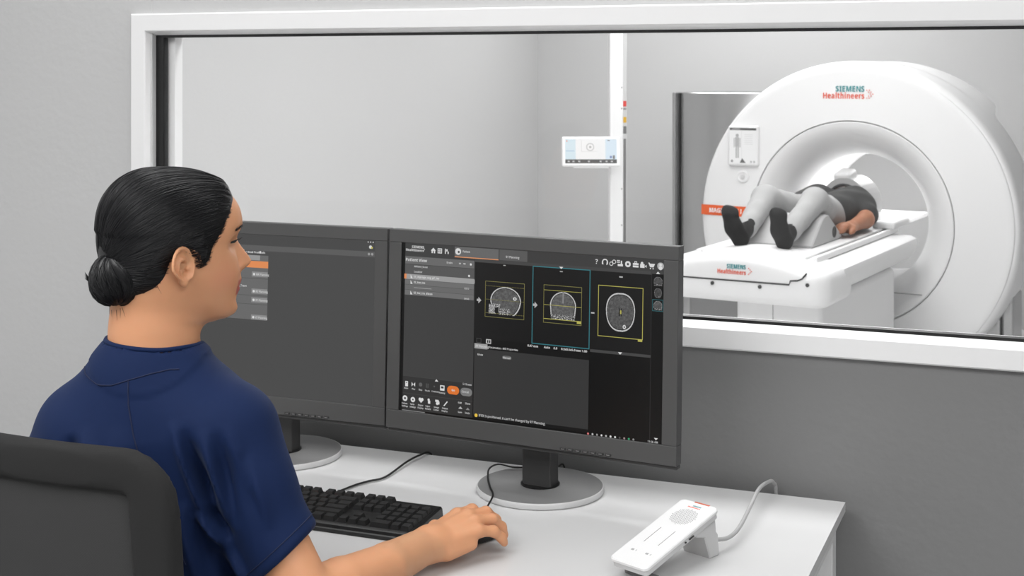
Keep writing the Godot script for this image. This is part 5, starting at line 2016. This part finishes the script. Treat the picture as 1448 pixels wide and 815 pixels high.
	for s in seams:
		var pts := PackedVector3Array()
		for i in s.size() - 1:
			for k in 4:
				var q: Vector2 = (s[i] as Vector2).lerp(s[i + 1], k / 4.0)
				var hit := drop_z(full, q.x, q.y, 0.2)
				if hit.z > -0.1:
					pts.append(hit)
		if pts.size() > 3:
			var sm := MB.new()
			sm.tube(pts, PackedFloat32Array([0.0011]), 5)
			part("seam", sm, thread, t)
	# stitched hem of the right sleeve
	var hem := PackedVector3Array()
	var su := sleeve_dir.cross(Vector3.UP).normalized()
	var sv := sleeve_dir.cross(su)
	var hc := sleeve_end - sleeve_dir * 0.017
	for k in 41:
		var dir := su * cos(TAU * k / 40.0) + sv * sin(TAU * k / 40.0)
		var r := 0.13
		for n in 40:
			var d: float = full.call(hc + dir * r)
			if d < 0.0004:
				break
			r -= d * 0.8
		if r > 0.03:
			hem.append(hc + dir * r)
	if hem.size() > 8:
		var hs := MB.new()
		hs.tube(hem, PackedFloat32Array([0.0009]), 5, false)
		part("seam", hs, thread, t)
	# trousers and shoes, below the desk
	var tb := Bones.new(0.04)
	var fwd := Vector3(0.37, 0, -0.93)
	var rt := Vector3(0.93, 0, 0.37)
	for s in [-1.0, 1.0]:
		var hip: Vector3 = Vector3(0.0, 0.56, 0.02) + rt * s * 0.09
		var knee: Vector3 = hip + fwd * 0.40 + Vector3(0, -0.05, 0) + rt * s * 0.05
		tb.chain([hip, knee, knee + Vector3(0, -0.40, 0) + fwd * 0.05], [0.095, 0.065, 0.048])
	var tr := MB.new()
	nets(tr, tb.d, Vector3(-0.35, 0.05, -0.65), Vector3(0.45, 0.68, 0.2), 0.014)
	part("trousers", tr, navy, t)
	for s in [-1.0, 1.0]:
		var hip: Vector3 = Vector3(0.0, 0.56, 0.02) + rt * s * 0.09
		var an: Vector3 = hip + fwd * 0.45 + Vector3(0, -0.47, 0) + rt * s * 0.05
		var sb := Bones.new(0.03)
		sb.chain([an + fwd * -0.05 + Vector3(0, -0.045, 0), an + fwd * 0.08 + Vector3(0, -0.045, 0), an + fwd * 0.16 + Vector3(0, -0.052, 0)], [0.042, 0.042, 0.036])
		sb.bone(an + Vector3(0, -0.03, 0), an + Vector3(0, 0.02, 0), 0.045, 0.045)
		var cut := func(p: Vector3) -> float:
			return smax(sb.d(p), 0.002 - p.y, 0.004)
		var sm := MB.new()
		nets(sm, cut, an - Vector3(0.28, 0.12, 0.28), an + Vector3(0.28, 0.1, 0.28), 0.012)
		part("shoe", sm, mat("shoe_white", sr(225), 0.5), t)


func build_patient() -> void:
	var t := thing("person", "patient in a dark shirt and grey trousers lying on the scanner table, feet first", "person", SCAN_AT, deg_to_rad(SCAN_TURN))
	var trm := mat("grey_trousers", sr(172), 0.85)
	relief(trm, 0.2, 0.15, 5.0)
	# skin: head, arms, legs inside the cloth
	var sb := Bones.new(0.02)
	sb.bone(Vector3(-0.04, 0.835, -0.10), Vector3(-0.04, 0.84, -0.15), 0.072, 0.075)
	sb.bone(Vector3(-0.04, 0.825, 0.06), Vector3(-0.04, 0.825, -0.08), 0.05, 0.045)
	sb.bone(Vector3(-0.04, 0.82, 0.10), Vector3(-0.04, 0.82, 0.40), 0.08, 0.08)
	for s in [-1.0, 1.0]:
		var el: Vector3 = Vector3(-0.04 + s * 0.205, 0.80, 0.32)
		var wr: Vector3 = Vector3(-0.04 + s * 0.19, 0.782, 0.50)
		sb.chain([Vector3(-0.04 + s * 0.15, 0.83, 0.12), el, wr], [0.048, 0.040, 0.027])
		add_hand(sb, wr, Vector3(-0.18 * s, -0.05, 0.98).normalized(), Vector3(s * 0.98, 0, 0.18 * s).normalized() * -1.0, 0.86)
	var paint := func(_p: Vector3) -> Color:
		return Color8(166, 114, 86).srgb_to_linear()
	var body := MB.new()
	body.colored = true
	nets(body, sb.d, Vector3(-0.34, 0.735, -0.26), Vector3(0.26, 0.96, 0.68), 0.008, paint)
	part("body", body, skin_mat(), t)
	# dark shirt with short sleeves
	var shb := Bones.new(0.05)
	shb.bone(Vector3(-0.115, 0.836, 0.42), Vector3(-0.125, 0.845, 0.12), 0.092, 0.098)
	shb.bone(Vector3(0.035, 0.836, 0.42), Vector3(0.045, 0.845, 0.12), 0.092, 0.098)
	for s in [-1.0, 1.0]:
		shb.bone(Vector3(-0.04 + s * 0.13, 0.84, 0.12), Vector3(-0.04 + s * 0.185, 0.815, 0.245), 0.062, 0.060)
	var shirt := MB.new()
	var wavy := func(p: Vector3) -> float:
		return shb.d(p) - 0.0025 * sin(p.x * 60.0 + p.z * 34.0)
	nets(shirt, wavy, Vector3(-0.36, 0.733, -0.02), Vector3(0.28, 0.99, 0.56), 0.010)
	part("shirt", shirt, mat("dark_shirt", sr(52), 0.8), t)
	# grey trousers, knees bent over the cushion
	var tb := Bones.new(0.035)
	tb.bone(Vector3(-0.10, 0.828, 0.45), Vector3(0.02, 0.828, 0.45), 0.088, 0.088)
	tb.chain([Vector3(-0.10, 0.83, 0.48), Vector3(-0.165, 0.925, 0.80), Vector3(-0.145, 0.815, 1.10)], [0.084, 0.056, 0.045])
	tb.chain([Vector3(0.02, 0.83, 0.48), Vector3(0.070, 0.925, 0.80), Vector3(0.055, 0.815, 1.10)], [0.084, 0.056, 0.045])
	var folds := func(p: Vector3) -> float:
		return tb.d(p) - 0.0022 * sin(p.z * 70.0 + p.x * 30.0 + p.y * 22.0)
	var tr := MB.new()
	nets(tr, folds, Vector3(-0.28, 0.735, 0.32), Vector3(0.20, 1.02, 1.18), 0.010)
	part("trousers", tr, trm, t)
	for s in [[-0.14, -0.185], [0.058, 0.036]]:
		var kb := Bones.new(0.02)
		kb.chain([Vector3(s[0], 0.83, 1.08), Vector3(s[0], 0.79, 1.17)], [0.036, 0.036])
		kb.chain([Vector3(s[0], 0.775, 1.185), Vector3(lerpf(s[0], s[1], 0.5), 0.83, 1.205), Vector3(lerpf(s[0], s[1], 0.9), 0.885, 1.205)], [0.034, 0.037, 0.034])
		kb.bone(Vector3(s[1] - 0.012, 0.905, 1.20), Vector3(s[1] + 0.02, 0.898, 1.20), 0.022, 0.02)
		var so := MB.new()
		nets(so, kb.d, Vector3(s[1] - 0.09, 0.73, 1.02), Vector3(s[0] + 0.09, 0.96, 1.27), 0.008)
		part("sock", so, mat("black_sock", sr(22), 0.9), t)
	# wedge under the knees
	var c := thing("knee_cushion", "light grey wedge cushion under the patient's knees", "cushion", SCAN_AT, deg_to_rad(SCAN_TURN))
	var wd := MB.new()
	var side := PackedVector2Array([Vector2(0.60, 0.7385), Vector2(1.03, 0.7385), Vector2(1.035, 0.75), Vector2(0.90, 0.845), Vector2(0.87, 0.862), Vector2(0.83, 0.868), Vector2(0.79, 0.862), Vector2(0.76, 0.845), Vector2(0.595, 0.755)])
	wd.extrude(Transform3D(Basis(Vector3(0, 0, 1), Vector3(0, 1, 0), Vector3(-1, 0, 0)), Vector3(0.135, 0, 0)), side, 0.36, 0.006)
	part("wedge", wd, mat("cushion_grey", sr(186), 0.6), c)
	var hole := MB.new()
	hole.lathe(Transform3D(Basis(Vector3.FORWARD, PI / 2), Vector3(0.1355, 0.780, 0.72)), PackedVector2Array([Vector2(0.026, 0.0), Vector2(0.026, 0.003), Vector2(0.020, 0.003), Vector2(0.018, 0.0005), Vector2(0.0002, 0.0005)]), 20)
	part("grip_hole", hole, mat("hole_dark", sr(70), 0.7), c)
	# receive coil round the head
	var hc := thing("head_coil", "white and grey head coil round the patient's head", "coil", SCAN_AT, deg_to_rad(SCAN_TURN))
	var cw := mat("coil_white", sr(232), 0.45)
	var cg := mat("coil_grey", sr(178), 0.5)
	var base := PackedVector2Array()
	for k in 17:
		var a := lerpf(0.0, PI, k / 16.0)
		base.append(Vector2(-0.04 + cos(a) * 0.125, 0.80 + sin(a) * 0.165))
	base.append(Vector2(-0.18, 0.7385)); base.append(Vector2(0.10, 0.7385))
	var inner := PackedVector2Array()
	var shell := MB.new()
	# ring wall: outer outline minus an opening, built from wedge quads
	for k in 20:
		var q0 := lerpf(-0.25, PI + 0.25, k / 20.0)
		var q1 := lerpf(-0.25, PI + 0.25, (k + 1) / 20.0)
		var o0 := Vector2(-0.04 + cos(q0) * 0.128, 0.815 + sin(q0) * 0.155)
		var o1 := Vector2(-0.04 + cos(q1) * 0.128, 0.815 + sin(q1) * 0.155)
		var i0 := Vector2(-0.04 + cos(q0) * 0.092, 0.815 + sin(q0) * 0.115)
		var i1 := Vector2(-0.04 + cos(q1) * 0.092, 0.815 + sin(q1) * 0.115)
		var z0 := -0.02
		var z1 := -0.26
		var mid := Vector3((o0.x + i0.x) / 2, (o0.y + i0.y) / 2, (z0 + z1) / 2)
		shell.wall(Vector3(o0.x, o0.y, z0), Vector3(o1.x, o1.y, z0), Vector3(o1.x, o1.y, z1), Vector3(o0.x, o0.y, z1), mid)
		shell.wall(Vector3(i0.x, i0.y, z0), Vector3(i1.x, i1.y, z0), Vector3(i1.x, i1.y, z1), Vector3(i0.x, i0.y, z1), mid)
		shell.wall(Vector3(o0.x, o0.y, z0), Vector3(o1.x, o1.y, z0), Vector3(i1.x, i1.y, z0), Vector3(i0.x, i0.y, z0), mid)
		shell.wall(Vector3(o0.x, o0.y, z1), Vector3(o1.x, o1.y, z1), Vector3(i1.x, i1.y, z1), Vector3(i0.x, i0.y, z1), mid)
	part("shell", shell, cg, hc)
	var topb := MB.new()
	topb.rbox(TR(-0.055, 0.972, -0.09, Vector3(8, 0, 0)), Vector3(0.085, 0.06, 0.14), 0.018, 3)
	part("top_block", topb, cw, hc)
	for s in [-1.0, 1.0]:
		var ft := MB.new()
		ft.rbox(T(-0.04 + s * 0.10, 0.762, -0.14), Vector3(0.06, 0.05, 0.22), 0.012, 2)
		part("foot", ft, cw, hc)
	var rim := MB.new()
	var pts := PackedVector3Array()
	for k in 21:
		var q := lerpf(-0.1, PI + 0.1, k / 20.0)
		pts.append(Vector3(-0.04 + cos(q) * 0.096, 0.815 + sin(q) * 0.118, -0.018))
	rim.tube(pts, PackedFloat32Array([0.008]), 8)
	part("dark_rim", rim, mat("rim_dark", sr(48), 0.5), hc)
